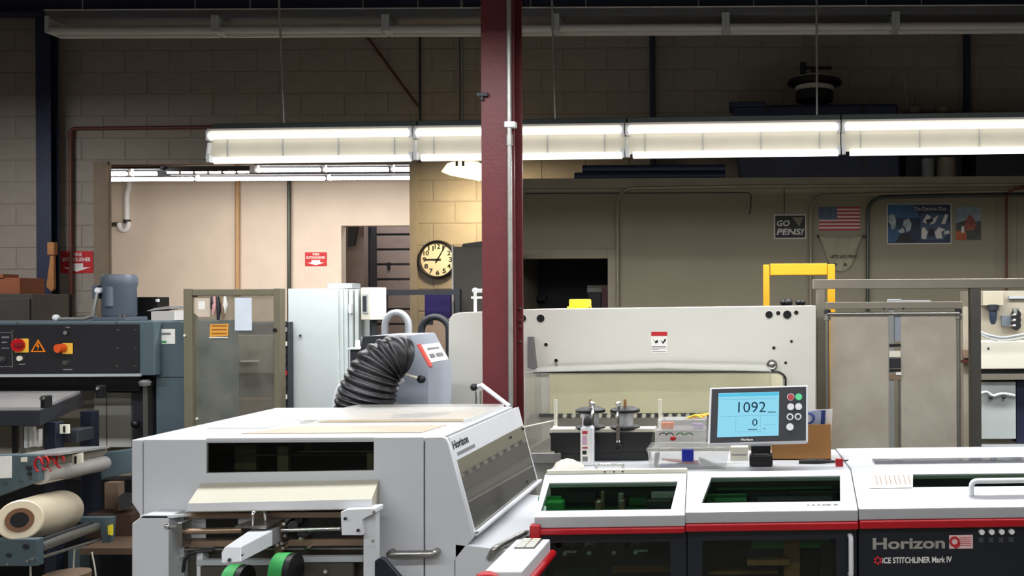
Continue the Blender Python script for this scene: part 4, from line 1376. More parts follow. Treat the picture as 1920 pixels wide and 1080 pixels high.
# casing: top, back, left, dark inner tub
top = MB().box(xL_, xR_ - .02, D0 + .002, D1, zT - .012, zT)
TOPO = top.build('top_cover', M_deck, FD, bevel=.003)
MB().box(xL_, xR_, D1 - .02, D1, .3, zT - .014).build('back_casing', M_fgrey, FD)
MB().box(xL_, xL_ + .012, D0 + .02, D1 - .02, fz(940), zT - .014).build('side_casing', M_fgrey, FD)
MB().box(xL_ + .04, fx(790), D0 + .25, D0 + .26, fz(1000), zT - .02).build('inner_wall', M_black, FD)
MB().box(xL_ + .04, fx(790), D0 + .02, D0 + .25, fz(900), fz(893)).build('inner_floor', M_black, FD)
for x0, x1, y0, y1, dd, mt in ((440, 480, 835, 885, .12, M_tan), (520, 540, 838, 886, .08, M_tan), (560, 700, 846, 848, .06, M_inkgrey), (480, 700, 852, 854, .1, M_inkgrey), (570, 585, 828, 845, .15, M_tan), (688, 700, 850, 884, .06, M_tan)):
    MB().pb(x0, x1, y0, y1, D0 + dd, .02).build('inner_rail', mt, FD)
# sloped right side with window
A0 = P(838, 822, D0)
B0 = P(887, 1008, D0)
A1 = Vector((A0.x, D1, A0.z))
B1 = Vector((B0.x, D1, B0.z))
SN = Vector(((A0.z - B0.z), 0, (B0.x - A0.x))).normalized()


def sp(u, v, n=0.0):
    return A0.lerp(A1, u).lerp(B0.lerp(B1, u), v) + SN * n


def spl(m, u0, u1, v0, v1, n0, n1, v0b=None, v1b=None):
    v0b = v0 if v0b is None else v0b
    v1b = v1 if v1b is None else v1b
    a = [sp(u0, v0, n0), sp(u1, v0b, n0), sp(u1, v1b, n0), sp(u0, v1, n0)]
    b = [sp(u0, v0, n1), sp(u1, v0b, n1), sp(u1, v1b, n1), sp(u0, v1, n1)]
    return m.loft(a, b)


m = MB()
spl(m, .022, 1, 0, .24, -.015, 0)
spl(m, .022, 1, .965, 1, -.02, .012)
spl(m, .022, .04, .24, .965, -.015, 0)
spl(m, .985, 1, .24, .965, -.015, 0)
sd = m.build('sloped_side', M_fgrey, FD)
spl(MB(), .022, 1.0, .955, .985, .001, .018).build('window_rail', M_white, sd, bevel=.003)
M_sidewin = glass('side_window', (150, 150, 150), haze=.26, hazecol=(168, 166, 158), rough=.012, ior=2.6)  # grey haze stands in for bright things mirrored in the pane
spl(MB(), .04, .985, .24, .965, -.004, 0).build('side_window', M_sidewin, sd)
for u, v in ((.75, .3), (.97, .28), (.82, .88)):
    MB().cyl(sp(u, v, 0), sp(u, v, .005), .005, 10).build('window_screw', M_black, sd)
MB().cyl(sp(.97, .26, .004), P(1042, 788, D1 + .05), .003, 8).build('stay_rod', M_cream, sd)
MB().box(xL_ + .02, A0.x - .06, D0 + .4, D1 - .03, .45, .80).build('inner_block', M_dk, FD)
xu = (A1 - A0).normalized()
vu = (A0 - B0).normalized()
text('Horizon', M_ink, sd, sp(.035, .13, .0006), xu, vu, .155, .028, bold=.03)
MB().loft([sp(.06, .205, .0004), sp(.27, .205, .0004), sp(.27, .17, .0004), sp(.06, .17, .0004)], [sp(.06, .205, .0009), sp(.27, .205, .0009), sp(.27, .17, .0009), sp(.06, .17, .0009)]).build('small_print', M_inkgrey, sd)
# under-hood lower side, chamfer, apron
xl = fx(852)
MB().loft([P(884, 1010, D0 + .02), P(852, 1052, D0 + .02), P(835, 1052, D0 + .02), P(860, 1000, D0 + .02)],
          [Vector((P(884, 1010, D0).x, D1, P(884, 1010, D0).z)), Vector((xl, D1, P(852, 1052, D0).z)), Vector((P(835, 1052, D0).x, D1, P(852, 1052, D0).z)), Vector((P(860, 1000, D0).x, D1, P(860, 1000, D0).z))]).build('hood_underside', M_lgrey, FD)
MB().box(fx(796), xl, D0 + .02, D1, .05, P(852, 1052, D0).z).build('lower_casing', M_fgrey, FD, bevel=.003)
ap = MB().loft([(xl, D0 + .0, .05), (-.735, D0 + .0, .05), (-.735, D0 + .0, .80), (xl, D0 + .0, .83)], [(xl, D1 - .1, .05), (-.735, D1 - .1, .05), (-.735, D1 - .1, .80), (xl, D1 - .1, .83)])
ap.build('apron', M_fgrey, FD, bevel=.003)
# control ledge with keys and red bumper
lt = MB().box(-.735, -.632, 2.42, 2.752, .842, .882).build('control_ledge', M_fgrey, FD, bevel=.004)
MB().box(-.735, -.70, 2.55, 2.90, .80, .842).build('ledge_bracket', M_dk, FD)
MB().box(-.714, -.654, 2.645, 2.748, .882, .8835).build('key_field', M_dk, lt)
for i in range(5):
    for j in range(2):
        MB().box(-.71 + j * .028, -.71 + j * .028 + .024, 2.65 + i * .0195, 2.65 + i * .0195 + .013, .8835, .887).build('key', M_cream, lt)
MB().cyl((-.628, 2.38, .835), (-.628, 2.76, .835), .012, 14).ball((-.628, 2.76, .835), .0125).build('red_bumper', M_red, lt)
MB().ball((-.72, 2.40, .872), .022, sc=(1.4, 1, .8)).build('red_knob', M_red, lt)
MB().tube(bend([P(918, 1046, D0 + .0), P(926, 1030, D0 - .03), P(984, 1000, D0 + .12), P(990, 1000, D0 + .20)], .02), .011, 12).build('side_handle', M_steel, FD)
# front bar handle
hy = D0 - .03
MB().tube(bend([Vector((fx(736), D0, fz(1036))), Vector((fx(736), hy, fz(1036))), Vector((fx(819), hy, fz(1035))), Vector((fx(819), D0, fz(1035)))], .012), .0125, 12).build('front_handle', M_steel, FD)
# protruding delivery lip
m = MB()
a = [P(377, 906, D0), P(352, 944, D0 - .09), P(352, 960, D0 - .09), P(365, 962, D0)]
b = [P(711, 899, D0), P(697, 936, D0 - .09), P(697, 955, D0 - .09), P(711, 955, D0)]
m.loft(a, b)
m.build('delivery_lip', mat('lip_beige', (190, 186, 168), .5, var=.03), FD, bevel=.001)
a = [P(351, 944, D0 - .092), P(351, 959, D0 - .092), P(351, 959, D0 - .086), P(351, 944, D0 - .086)]
b = [P(698, 936, D0 - .092), P(698, 953, D0 - .092), P(698, 953, D0 - .086), P(698, 936, D0 - .086)]
MB().loft(a, b).build('lip_edge', M_white, FD)
# lower left module
dq = 2.82
MB().pp([(247, 982), (268, 966), (316, 966), (316, 1180), (247, 1180)], dq, .1).build('lower_module', M_fgrey, FD, bevel=.003)
MB().loft([P(262, 966, dq), P(322, 966, dq), P(380, 962, dq + .08), P(285, 962, dq + .08)], [P(262, 971, dq), P(322, 971, dq), P(380, 966, dq + .08), P(285, 966, dq + .08)]).build('module_top', M_white, FD)
MB().pb(316, 345, 968, 1180, dq + .05, .03).build('bracket_plate', M_lgrey, FD, bevel=.002)
MB().pb(331, 341, 980, 1024, dq + .0, .05).build('rod_holder', M_steel, FD, bevel=.003)
for px, py in ((333, 1038), (333, 1064), (341, 1022), (342, 1047), (344, 1060), (343, 985)):
    c = P(px, py, dq + .05)
    MB().cyl(c, c + Vector((0, -.006, 0)), .006, 10).build('bolt', M_chrome, FD)
MB().cyl(P(314, 987, dq), P(332, 986, dq), .004, 8).ball(P(314, 987, dq), .009).build('lock_screw', M_chrome, FD)
# rails
MB().pb(345, 692, 961, 971, D0 - .03, .03).build('rail', M_tan, FD)
MB().pb(345, 692, 1012, 1024, D0 - .03, .03).build('rail', M_tan, FD)
MB().pb(345, 692, 1028, 1031, D0 - .035, .012).build('thin_rail', M_steel, FD)
MB().cyl(P(340, 997, D0 - .06), P(455, 994, D0 - .06), .0095, 14).build('guide_rod', M_bronze, FD)
MB().cyl(P(528, 994, D0 - .06), P(640, 991, D0 - .06), .0065, 14).build('guide_rod', M_chrome, FD)
MB().pb(345, 692, 1031, 1130, D0 - .01, .012).build('lower_plate', mat('dark_plate', (88, 84, 76), .4, .4), FD)
MB().pb(386, 445, 974, 1011, D0 - .004, .004).build('dark_slot', M_black, FD)
MB().pb(548, 642, 970, 1012, D0 - .004, .004).build('dark_slot', M_black, FD)
MB().pb(345, 386, 972, 1012, D0 - .003, .003).build('slot_cover', M_fgrey, FD)
for px in (560, 565):
    MB().cyl(P(px, 975 + (px - 560) * 5, D0 - .02), P(px, 975 + (px - 560) * 5, D0), .012, 12).build('side_pulley', M_black, FD)
MB().cyl(P(549, 985, D0 - .05), P(549, 985, D0 - .0), .014, 14).build('pulley', M_black, FD)
for px, py in ((532, 983), (534, 1005), (520, 1022), (528, 1019), (530, 1028), (563, 1010), (573, 1030)):
    c = P(px, py, D0 - .065)
    MB().cyl(c, c + Vector((0, .06, 0)), .0055, 10).build('bolt', M_chrome, FD)
# frame of pick-up table low down
MB().pb(368, 380, 1035, 1130, D0 - .045, .035).build('table_frame', M_fgrey, FD, bevel=.003)
MB().pb(368, 520, 1050, 1060, D0 - .05, .02).build('table_frame', M_lgrey, FD)
MB().pb(376, 520, 1062, 1130, D0 - .05, .015).build('table_plate', mat('dark_plate', (88, 84, 76), .4, .4), FD)
MB().pb(560, 680, 1044, 1054, D0 - .05, .02).build('table_frame', M_lgrey, FD)
MB().pb(562, 662, 1056, 1130, D0 - .05, .015).build('table_plate', mat('dark_plate', (88, 84, 76), .4, .4), FD)
MB().cyl(P(610, 1072, D0 - .06), P(610, 1072, D0 - .05), .006, 10).build('bolt', M_chrome, FD)
MB().tube([P(343, 1072, dq + .03), P(346, 1052, dq + .02), P(355, 1038, dq + .02), P(372, 1034, dq + .03), P(400, 1032, dq + .04)], .005, 8).build('cable', M_black, FD)
# swing arm
near, far = 2.52, 2.86
a = [P(415, 1057, near), P(415, 1036, near), P(422, 1025, near + .02), P(452, 1025, near + .02), P(452, 1054, near)]
b = [P(470, 1022, far), P(472, 996, far), P(474, 990, far), P(525, 987, far), P(527, 1015, far)]
ar = MB().loft(a, b).build('swing_arm', M_fgrey, FD, bevel=.003)
MB().loft([P(453, 1044, near + .01), P(453, 1040, near + .01), P(452.2, 1040, near + .012), P(452.2, 1044, near + .012)], [P(514, 1014, far - .02), P(514, 1012, far - .02), P(513, 1012, far - .02), P(513, 1014, far - .02)]).build('arm_slot', M_black, ar)
MB().loft([P(441, 986, far - .06), P(498, 988, far - .08), P(530, 973, far), P(478, 972, far)], [P(441, 990, far - .06), P(498, 992, far - .08), P(530, 977, far), P(478, 976, far)]).build('clamp_plate', M_steel, FD)
MB().tube(bend([P(474, 984, far - .06), P(474, 962, far - .06), P(482, 957, far - .04), P(496, 957, far - .02), P(498, 974, far - .01)], .012), .006, 10).build('clamp_lever', M_chrome, FD)
MB().pp([(505, 990), (528, 976), (528, 1060), (516, 1060), (514, 1020), (505, 1022)], far - .0, .02).build('arm_plate', M_tan, FD)
MB().cyl(P(430, 1050, near - .002), P(430, 1050, near + .003), .005, 8).build('arm_mark', M_dk, ar)
# belts
for cxp, cyp, w0, w1, dd in ((536, 1070, 519, 544, 2.76), (440, 1092, 430, 452, 2.76)):
    c = P(cxp, cyp, dd)
    r = 33 / F * dd
    MB().cyl((P(w0, cyp, dd).x, dd, c.z), (P(w1, cyp, dd).x, dd, c.z), r, 36).build('green_belt', M_green, FD)
    MB().cyl((P(w1, cyp, dd).x, dd, c.z), (P(w1, cyp, dd).x + .018, dd, c.z), r * .96, 36).build('belt_wheel', M_black, FD)
# right bracket with bolts
MB().pp([(638, 960), (650, 955), (704, 953), (704, 962), (680, 974), (680, 1004), (640, 1004)], 2.78, .06).build('bracket_box', M_white, FD, bevel=.003)
MB().pp([(681, 974), (705, 960), (705, 1150), (681, 1150)], 2.80, .03).build('bracket_arm', M_fgrey, FD, bevel=.002)
for px, py in ((648, 972), (672, 994), (702, 960), (700, 1014)):
    c = P(px, py, 2.775)
    MB().cyl(c, c + Vector((0, -.005, 0)), .0045, 10).build('bolt', M_dk if px < 690 else M_chrome, FD)
MB().pp([(702, 1052), (712, 1046), (720, 1048), (762, 1096), (702, 1096)], 2.79, .02).build('dark_guard', M_navy2, FD, bevel=.003)
# clear sheets and works lying on top
MB().box(fx(300), fx(420), D0 + .25, D1 - .12, zT, zT + .003).build('left_lid', M_fgrey, TOPO)
zt_ = zT
tp = MB().loft([(-1.72, D0 + .12, zt_ + .0005), (-1.12, D0 + .12, zt_ + .0005), (-1.10, D0 + .30, zt_ + .0005), (-1.62, D0 + .30, zt_ + .0005)],
               [(-1.72, D0 + .12, zt_ + .002), (-1.12, D0 + .12, zt_ + .002), (-1.10, D0 + .30, zt_ + .002), (-1.62, D0 + .30, zt_ + .002)])
tp.build('top_inset', mat('inset_beige', (176, 160, 140), .5), TOPO)
MB().loft([(-1.6, D0 + .40, zt_ + .0005), (-1.05, D0 + .40, zt_ + .0005), (-1.05, D0 + .72, zt_ + .0005), (-1.5, D0 + .72, zt_ + .0005)],
          [(-1.6, D0 + .40, zt_ + .002), (-1.05, D0 + .40, zt_ + .002), (-1.05, D0 + .72, zt_ + .002), (-1.5, D0 + .72, zt_ + .002)]).build('top_inset', mat('inset_beige', (176, 160, 140), .5), TOPO)
for i, (x0, x1, y0) in enumerate(((-1.38, -1.24, .50), (-1.36, -1.22, .54), (-1.4, -1.2, .58), (-1.34, -1.2, .62))):
    MB().box(x0, x1, D0 + y0, D0 + y0 + .012, zt_ + .002, zt_ + .006).build('top_slot', M_dk, TOPO)
MB().box(-1.66, -1.04, D0 + .36, D1 - .03, zt_ + .012, zt_ + .015).build('clear_top_sheet', glass('glare_sheet', (245, 244, 240), haze=.12, hazecol=(240, 236, 225), rough=.35, ior=1.25), TOPO)  # pale haze stands in for the bright reflection on this clear sheet
for x in (-1.65, -1.06):
    MB().box(x, x + .012, D0 + .36, D1 - .03, zt_, zt_ + .012).build('sheet_rail', M_white, TOPO)
# keep the unit standing
MB().box(xL_ + .01, fx(790), D0 + .08, D1 - .03, 0, .3).build('base_frame', M_dk, FD)
# ------------------------------------------------------------------ guillotine / press with white panel (centre)
DK = 4.6
CT = thing('paper_cutter', 'wide off-white paper cutter with black round holes behind the maroon column', 'machine', (P(1185, 700, DK).x, DK + .3, 0))
out = [(840, 1500)] + [(841, 604)] + [(841 + 22 * (1 - math.cos(RAD(a))), 604 - 18 * math.sin(RAD(a))) for a in (15, 30, 45, 60, 75, 90)] + [(985, 580), (1530, 573), (1530, 1500)]
pts = [P(x, y, DK) for x, y in out]
pts = [Vector((p.x, p.y, max(p.z, .02))) for p in pts]
MB().extrude(pts, (0, .35, 0)).build('main_casting', M_offw, CT, bevel=.004)
for px, py, r in ((980, 597, 7), (1014, 597, 7.5), (1024, 646, 3.5), (1043, 676, 3.5), (1442, 590, 7), (1459, 587, 4), (1476, 590, 8), (1493, 586, 4), (1451, 652, 3), (958, 685, 3)):
    c = P(px, py, DK)
    o = MB().lathe(c, (0, -1, 0), [(r / F * DK * 1.15, 0), (r / F * DK * 1.15, .003), (r / F * DK, .004), (r / F * DK * .98, .002)], 24).build('hole_rim', M_offw, CT)
    MB().cyl(c + Vector((0, -.004, 0)), c + Vector((0, -.0045, 0)), r / F * DK * .97, 24).build('hole', M_void, o)
for px, py in ((1473, 680, ), (1484, 640)):
    c = P(px, py, DK)
    MB().cyl(c, c + Vector((0, -.003, 0)), .007, 12).build('hole', M_void, CT)
lab = MB().pb(1221, 1251, 623, 663, DK - .002, .002).build('warning_label', M_paper, CT)
MB().pb(1221, 1251, 622, 630, DK - .003, .001).build('label_header', M_signred, lab)
MB().pp([(1224, 634), (1228, 640), (1233, 637), (1234, 642), (1229, 644)], DK - .003, .001).pp([(1238, 637), (1243, 641), (1247, 634), (1249, 638), (1243, 645)], DK - .003, .001).build('label_pictogram', M_ink, lab)
lm = MB()
for y in (649, 652, 655, 659):
    lm.pb(1222, 1249 if y != 655 else 1236, y, y + 1, DK - .003, .001)
lm.build('label_lines', M_inkgrey, lab)
MB().pb(1030, 1468, 701, 776, DK - .012, .012).build('knife_guard', mat('guard_cream', (236, 230, 196), .5, var=.04), CT, bevel=.002)
MB().tube(bend([P(1000, 698, DK - .015), P(1462, 697, DK - .015), P(1473, 706, DK - .015), P(1473, 760, DK - .015)], .03), .005, 8).build('black_seal', M_black, CT)
MB().pb(1010, 1472, 775, 781, DK - .02, .03).build('knife_slot', M_black, CT)
wv = MB()
for i in range(26):
    x = 1042 + i * 16.5
    c = P(x, 780, DK - .035)
    wv.cyl(c, c + Vector((0, .03, 0)), .011, 10)
wv.build('clamp_fingers', M_cream, CT)
MB().pb(1040, 1475, 783, 806, DK - .03, .03).build('lower_band', mat('band_grey', (126, 124, 116), .5), CT)
MB().box(P(990, 850, 4.2).x, P(1500, 850, 4.2).x, 4.15, DK, P(1200, 845, 4.2).z - .05, P(1200, 845, 4.2).z).build('table', M_steel, CT, bevel=.004)
MB().box(P(1010, 850, 4.3).x, P(1480, 850, 4.3).x, 4.25, DK, .0, P(1200, 845, 4.2).z - .05).build('pedestal', M_offw, CT)
kn = P(1447, 684, DK)
MB().lathe(kn, (0, -1, 0), [(.026, 0), (.028, .01), (.022, .016), (.016, .012), (.008, .018)], 24).build('lock_knob', M_steel, CT)
MB().pp([(989, 632), (997, 632), (1003, 690), (989, 690)], DK - .05, .05).build('side_bracket', mat('bracket_grey', (112, 112, 112), .5), CT)
# clear safety hood on the cutter
SH = thing('safety_hood', 'clear plastic safety hood with a frosted, reflection-whitened folded roof on the cutter', 'cover', (P(1215, 850, 4.4).x, 4.4, P(1200, 845, 4.2).z))
hd0, hd1 = 4.27, 4.572
zr = lambda y, d: P(1215, y, d).z
ha = [(985, 4.27, 699), (1238, 4.27, 691), (1446, 4.27, 697)]
fr = [Vector((P(x, 700, d).x, d, P(x, y, d).z)) for x, d, y in ha]
bk = [Vector((P(1036, 684, hd1).x, hd1, P(1036, 683, hd1).z)), Vector((P(1238, 684, hd1).x, hd1, P(1238, 677, hd1).z)), Vector((P(1432, 684, hd1).x, hd1, P(1432, 680, hd1).z))]
for i in range(2):
    a = [fr[i], fr[i + 1], bk[i + 1], bk[i]]
    MB().loft(a, [p + Vector((0, 0, .004)) for p in a]).build('hood_roof', M_acrylw, SH)
zbt = P(1200, 845, 4.2).z
MB().box(fr[0].x, fr[2].x, hd0, hd0 + .004, zbt, fr[2].z - .004).build('hood_front', M_acryl, SH)
MB().box(fr[0].x, fr[0].x + .004, hd0 + .004, hd1, zbt, fr[0].z - .004).build('hood_side', M_acryl, SH)
MB().box(fr[2].x - .004, fr[2].x, hd0 + .004, hd1, zbt, fr[2].z - .004).build('hood_side', M_acryl, SH)
# on top of cutter
zc = P(1200, 577, DK).z
t = thing('yellow_box', 'small bright yellow plastic box on top of the cutter', 'box', (P(1079, 577, DK + .1).x, DK + .1, P(1079, 579, DK).z))
zy = P(1079, 579, DK).z
MB().box(P(1062, 570, DK).x, P(1098, 570, DK).x, DK + .06, DK + .16, zy - .001, P(1079, 561, DK).z).build('box_body', M_lemon, t, bevel=.006)
MB().box(P(1059, 570, DK).x, P(1098, 570, DK).x, DK + .05, DK + .17, zy - .001, zy + .012).build('box_foot', M_lemon, t, bevel=.003)
t = thing('air_valve', 'white air valve on a thin stem on the cutter top left of the column', 'valve', (P(891, 585, DK + .1).x, DK + .1, P(891, 584, DK).z))
zz = lambda y: P(891, y, DK + .1).z
xx = P(891, 560, DK + .1).x
MB().cyl((xx, DK + .1, zz(590)), (xx, DK + .1, zz(545)), .008, 10).build('stem', M_white, t)
MB().ball((xx, DK + .1, zz(545)), .016).build('valve_head', M_white, t)
MB().cyl((xx - .02, DK + .1, zz(558)), (xx + .04, DK + .1, zz(558)), .006, 8).cyl((xx, DK + .1, zz(545)), (xx + .045, DK + .1, zz(545)), .01, 10).build('branches', M_white, t)
t = thing('lever', 'white lever with black ball knob in front of the maroon column', 'lever', P(897, 780, 4.0))
MB().cyl(Vector((P(900, 780, 4.0).x, 4.0, .0)), P(897, 733, 4.0), .014, 12).build('post', M_chrome, t)
MB().tube([P(893, 726, 4.0), P(903, 722, 3.98), P(955, 762, 3.95)], .010, 10).build('arm', M_white, t)
MB().ball(P(889, 726, 3.99), .017).build('ball_knob', M_black, t)

# ------------------------------------------------------------------ suction head and ribbed hose
DH = 4.08
HD = thing('suction_unit', 'grey suction unit with red edged label beside the black ribbed hose', 'machine', (P(770, 770, DH).x, DH + .15, 0))
prof = [(676, 632), (700, 629), (771, 628), (805, 690), (805, 1300), (690, 1300), (690, 700)]
pts = [P(x, y, DH) for x, y in prof]
pts = [Vector((p.x, p.y, max(p.z, .0))) for p in pts]
MB().extrude(pts, (0, .3, 0)).build('body', mat('suction_grey', (156, 163, 174), .45, var=.03), HD, bevel=.004)
fa, fb = P(771, 628, DH), P(805, 690, DH)
fn = Vector((fa.z - fb.z, 0, fb.x - fa.x)).normalized()


def facet(u0, u1, v0, v1, n0, n1):
    q = lambda u, v, n: fa.lerp(fb, v) + Vector((0, .3 * u, 0)) + fn * n
    return MB().loft([q(u0, v0, n0), q(u1, v0, n0), q(u1, v1, n0), q(u0, v1, n0)], [q(u0, v0, n1), q(u1, v0, n1), q(u1, v1, n1), q(u0, v1, n1)])


lab_ = facet(.12, .92, .32, .86, 0, .002).build('label', M_paper, HD)
facet(.0, .12, .30, .98, 0, .006).build('red_edge', mat('salmon_red', (226, 88, 76), .5), HD)
facet(.3, .8, .44, .5, .002, .003).build('label_print', M_inkgrey, lab_)
facet(.25, .45, .62, .74, .002, .003).build('label_print', M_inkgrey, lab_)
facet(.52, .82, .62, .74, .002, .003).build('label_print', M_inkgrey, lab_)
MB().pp([(680, 631), (724, 629), (714, 645), (690, 660), (676, 655)], DH - .03, .03).build('inlet_shadow_plate', M_dk, HD)
c0 = P(752, 669, DH - .085)
MB().lathe(c0, Vector((1, .75, -.05)), [(.090, -.03), (.096, -.02), (.096, .0), (.088, .004)], 32).build('collar', M_black, HD)
kb = P(790, 711, DH - .06)
MB().ball(kb, .019).build('ball_knob', M_black, HD)
MB().tube([P(748, 704, DH - .05), P(762, 703, DH - .06), P(786, 710, DH - .06)], .007, 8).build('lever', M_cream, HD)
MB().tube(bend([P(722, 634, DH - .16), P(733, 637, DH - .16), P(746, 655, DH - .15), P(747, 706, DH - .15), P(747, 706, DH)], .02), .007, 8).build('clamp_band', M_steel, HD)
# ribbed hose
ctrl = [P(752, 669, DH - .085), P(738, 669, DH - .115), P(712, 686, DH - .15), P(697, 716, DH - .165), P(686, 750, DH - .165), P(678, 790, DH - .165), P(674, 900, DH - .15)]


def bez(ps, n):
    res = []
    for i in range(len(ps) - 1):
        p0, p1, p2, p3 = ps[max(i - 1, 0)], ps[i], ps[i + 1], ps[min(i + 2, len(ps) - 1)]
        for k in range(n):
            t_ = k / n
            res.append(.5 * ((2 * p1) + (p2 - p0) * t_ + (2 * p0 - 5 * p1 + 4 * p2 - p3) * t_ ** 2 + (3 * p1 - p0 - 3 * p2 + p3) * t_ ** 3))
    res.append(ps[-1])
    return res


cl = bez(ctrl, 30)
L = [0]
for i in range(1, len(cl)):
    L.append(L[-1] + (cl[i] - cl[i - 1]).length)
tot = L[-1]
npt = 260
pts, rr = [], []
j = 0
for k in range(npt + 1):
    s_ = tot * k / npt
    while j < len(L) - 2 and L[j + 1] < s_:
        j += 1
    f_ = (s_ - L[j]) / max(1e-9, L[j + 1] - L[j])
    pts.append(cl[j].lerp(cl[j + 1], f_))
    base = .086 + .030 * min(1, s_ / .24)
    rr.append(base + .0055 * math.sin(2 * math.pi * s_ / .026))
HO = thing('ribbed_hose', 'thick black ribbed suction hose curving down behind the white feeder', 'hose', (cl[-1].x, cl[-1].y, cl[-1].z))
MB().tube(pts, rr, 28).build('hose_wall', M_hose, HO)
MB().lathe(cl[-1] + Vector((0, 0, -cl[-1].z)), (0, 0, 1), [(.12, 0), (.12, cl[-1].z + .02)], 24).build('riser_duct', M_dk, HO)
for ps, lb in (([(756, 712), (745, 722), (738, 745), (735, 775), (735, 830)], 'white cable hanging from the suction unit right of the ribbed hose'), ([(660, 712), (640, 720), (630, 740), (626, 772), (625, 830)], 'white cable left of the ribbed hose')):
    tag(MB().tube(bez([P(x, y, DH - .06 if x > 700 else 4.1) for x, y in ps] + [Vector((P(ps[-1][0], 830, 4.1).x, DH - .06 if ps[0][0] > 700 else 4.1, 0))], 6), .009, 8).build('cable', M_white), lb, 'cable')
t = thing('pump_box', 'dark pump box behind the ribbed hose', 'pump', (P(672, 700, 4.5).x, 4.55, 0))
MB().box(P(656, 700, 4.45).x, P(690, 700, 4.45).x, 4.45, 4.7, 0, P(672, 655, 4.45).z).build('casing', M_dk, t, bevel=.004)
MB().box(P(654, 700, 4.45).x, P(692, 700, 4.45).x, 4.44, 4.71, P(672, 655, 4.45).z, P(672, 652, 4.45).z).build('lid', M_white, t)
MB().cyl(P(670, 652, 4.5), P(670, 638, 4.5), .012, 10).build('fitting', M_white, t)

# ------------------------------------------------------------------ cabinets and bits behind
DG = 5.4
zfl = 0.0
t = thing('control_cabinet', 'tall light grey control cabinet in front of the bright far room', 'cabinet', (P(590, 700, DG).x, DG + .1, 0))
x0, x1 = P(540, 650, DG).x, P(634, 650, DG).x
zt_ = P(590, 541, DG).z
MB().box(x0, x1 + .02, DG + .02, DG + .26, 0, zt_).build('carcass', M_cabgrey, t, bevel=.004)
MB().box(x0, x1, DG, DG + .02, .05, zt_).build('door', M_cabgrey, t, bevel=.005)
for k, (u0, u1) in enumerate(((.02, .045), (.05, .075), (.085, .11))):
    MB().box(x1 + u0, x1 + u1, DG + .03, DG + .24, .05, zt_ - .004).build('side_rib', M_cabgrey, t, bevel=.004)
MB().pb(613, 660, 531, 541, DG + .05, .12).build('top_box', M_lgrey, t, bevel=.004)
MB().cyl(P(563, 629, DG), P(563, 629, DG - .01), .007, 10).build('lock', M_dk, t)
MB().pb(653, 658, 570, 588, DG + .0, .03).build('latch', M_white, t, bevel=.003)
t = thing('valve_stack', 'dark column of valves between the clear guard and the grey cabinet', 'valves', (P(533, 700, 5.3).x, 5.32, 0))
MB().box(P(529, 700, 5.3).x, P(537, 700, 5.3).x, 5.32, 5.38, 0, P(533, 604, 5.3).z).build('rail', M_dk, t)
for y, mt in ((607, M_black), (618, M_galv), (630, M_black), (645, M_cream), (660, M_black), (676, M_black), (700, M_red), (722, M_dk), (745, M_cream)):
    c = P(532, y, 5.3)
    MB().box(c.x - .014, c.x + .01, 5.29, 5.33, c.z - .014, c.z + .014).build('valve', mt, t, bevel=.004)

c = P(691, 570, 5.35)
t = thing('junction_box', 'cream control box with a grey window on a dark post', 'control box', (c.x, 5.4, 0), RAD(-38), local=True)
zb0, zb1 = P(691, 600, 5.35).z, P(691, 539, 5.35).z
MB().box(-.055, .055, -.04, .06, zb0, zb1).build('enclosure', M_cream, t, bevel=.004)
MB().box(-.03, .03, -.046, -.04, zb0 + .04, zb1 - .04).build('window_frame', M_lgrey, t)
MB().box(-.02, .02, -.048, -.046, zb0 + .05, zb1 - .05).build('window_pane', M_dk, t)
MB().box(-.03, .0, .0, .03, 0, zb0).build('post', M_dk, t)
MB().box(-.075, -.058, .03, .05, 0, zb1 + .0).build('post', M_dk, t)
# guard rail beyond, dark cabinet by the clock, banner, hoses
t = thing('dark_locker', 'tall dark cabinet hiding the right edge of the clock', 'cabinet', (P(900, 600, 6.6).x, 6.8, 0))
x0, x1 = P(850, 500, 6.6).x, P(955, 500, 6.6).x
MB().box(x0, x1, 6.6, 7.0, 0, P(890, 462, 6.6).z).build('carcass', mat('locker_brown', (72, 68, 58), .6), t, bevel=.005)
MB().box(x0 - .012, x0, 6.6, 6.62, 0, P(890, 452, 6.6).z - .03).build('edge_strip', M_tubeoff, t)
MB().pp([(866, 462), (868, 457), (905, 452), (955, 452), (955, 462)], 6.62, .2).build('top_clutter', M_black, t)
t = thing('rear_guard_rail', 'dark horizontal guard rail below the clock', 'rail', (P(790, 560, 6.0).x, 6.0, 0))
MB().pb(714, 862, 543, 553, 6.0, .04).build('top_rail', M_dk, t)
for px in (719, 858):
    MB().box(P(px - 4, 600, 6.0).x, P(px + 4, 600, 6.0).x, 6.0, 6.04, 0, P(px, 553, 6.0).z).build('post', M_dk, t)
t = thing('purple_panel', 'dark purple-blue panel standing below the clock', 'panel', (P(820, 600, 6.4).x, 6.45, 0))
MB().box(P(796, 580, 6.4).x, P(844, 580, 6.4).x, 6.4, 6.44, .2, P(820, 545, 6.4).z).build('panel', mat('purple_gloss', (48, 40, 92), .25, var=.2, scale=5), t, bevel=.004)
MB().box(P(800, 580, 6.4).x, P(840, 580, 6.4).x, 6.44, 6.6, 0, .2).build('foot', M_dk, t)
t = thing('carton', 'tan cardboard carton below the purple panel', 'box', (P(815, 620, 5.8).x, 5.9, 0))
MB().box(P(795, 620, 5.8).x, P(840, 620, 5.8).x, 5.8, 5.95, 0, P(815, 598, 5.8).z).build('box_body', M_tan, t, bevel=.003)
MB().box(P(797, 620, 5.8).x, P(812, 620, 5.8).x, 5.795, 5.8, P(815, 608, 5.8).z, P(815, 600, 5.8).z).build('hand_hole', M_black, t)
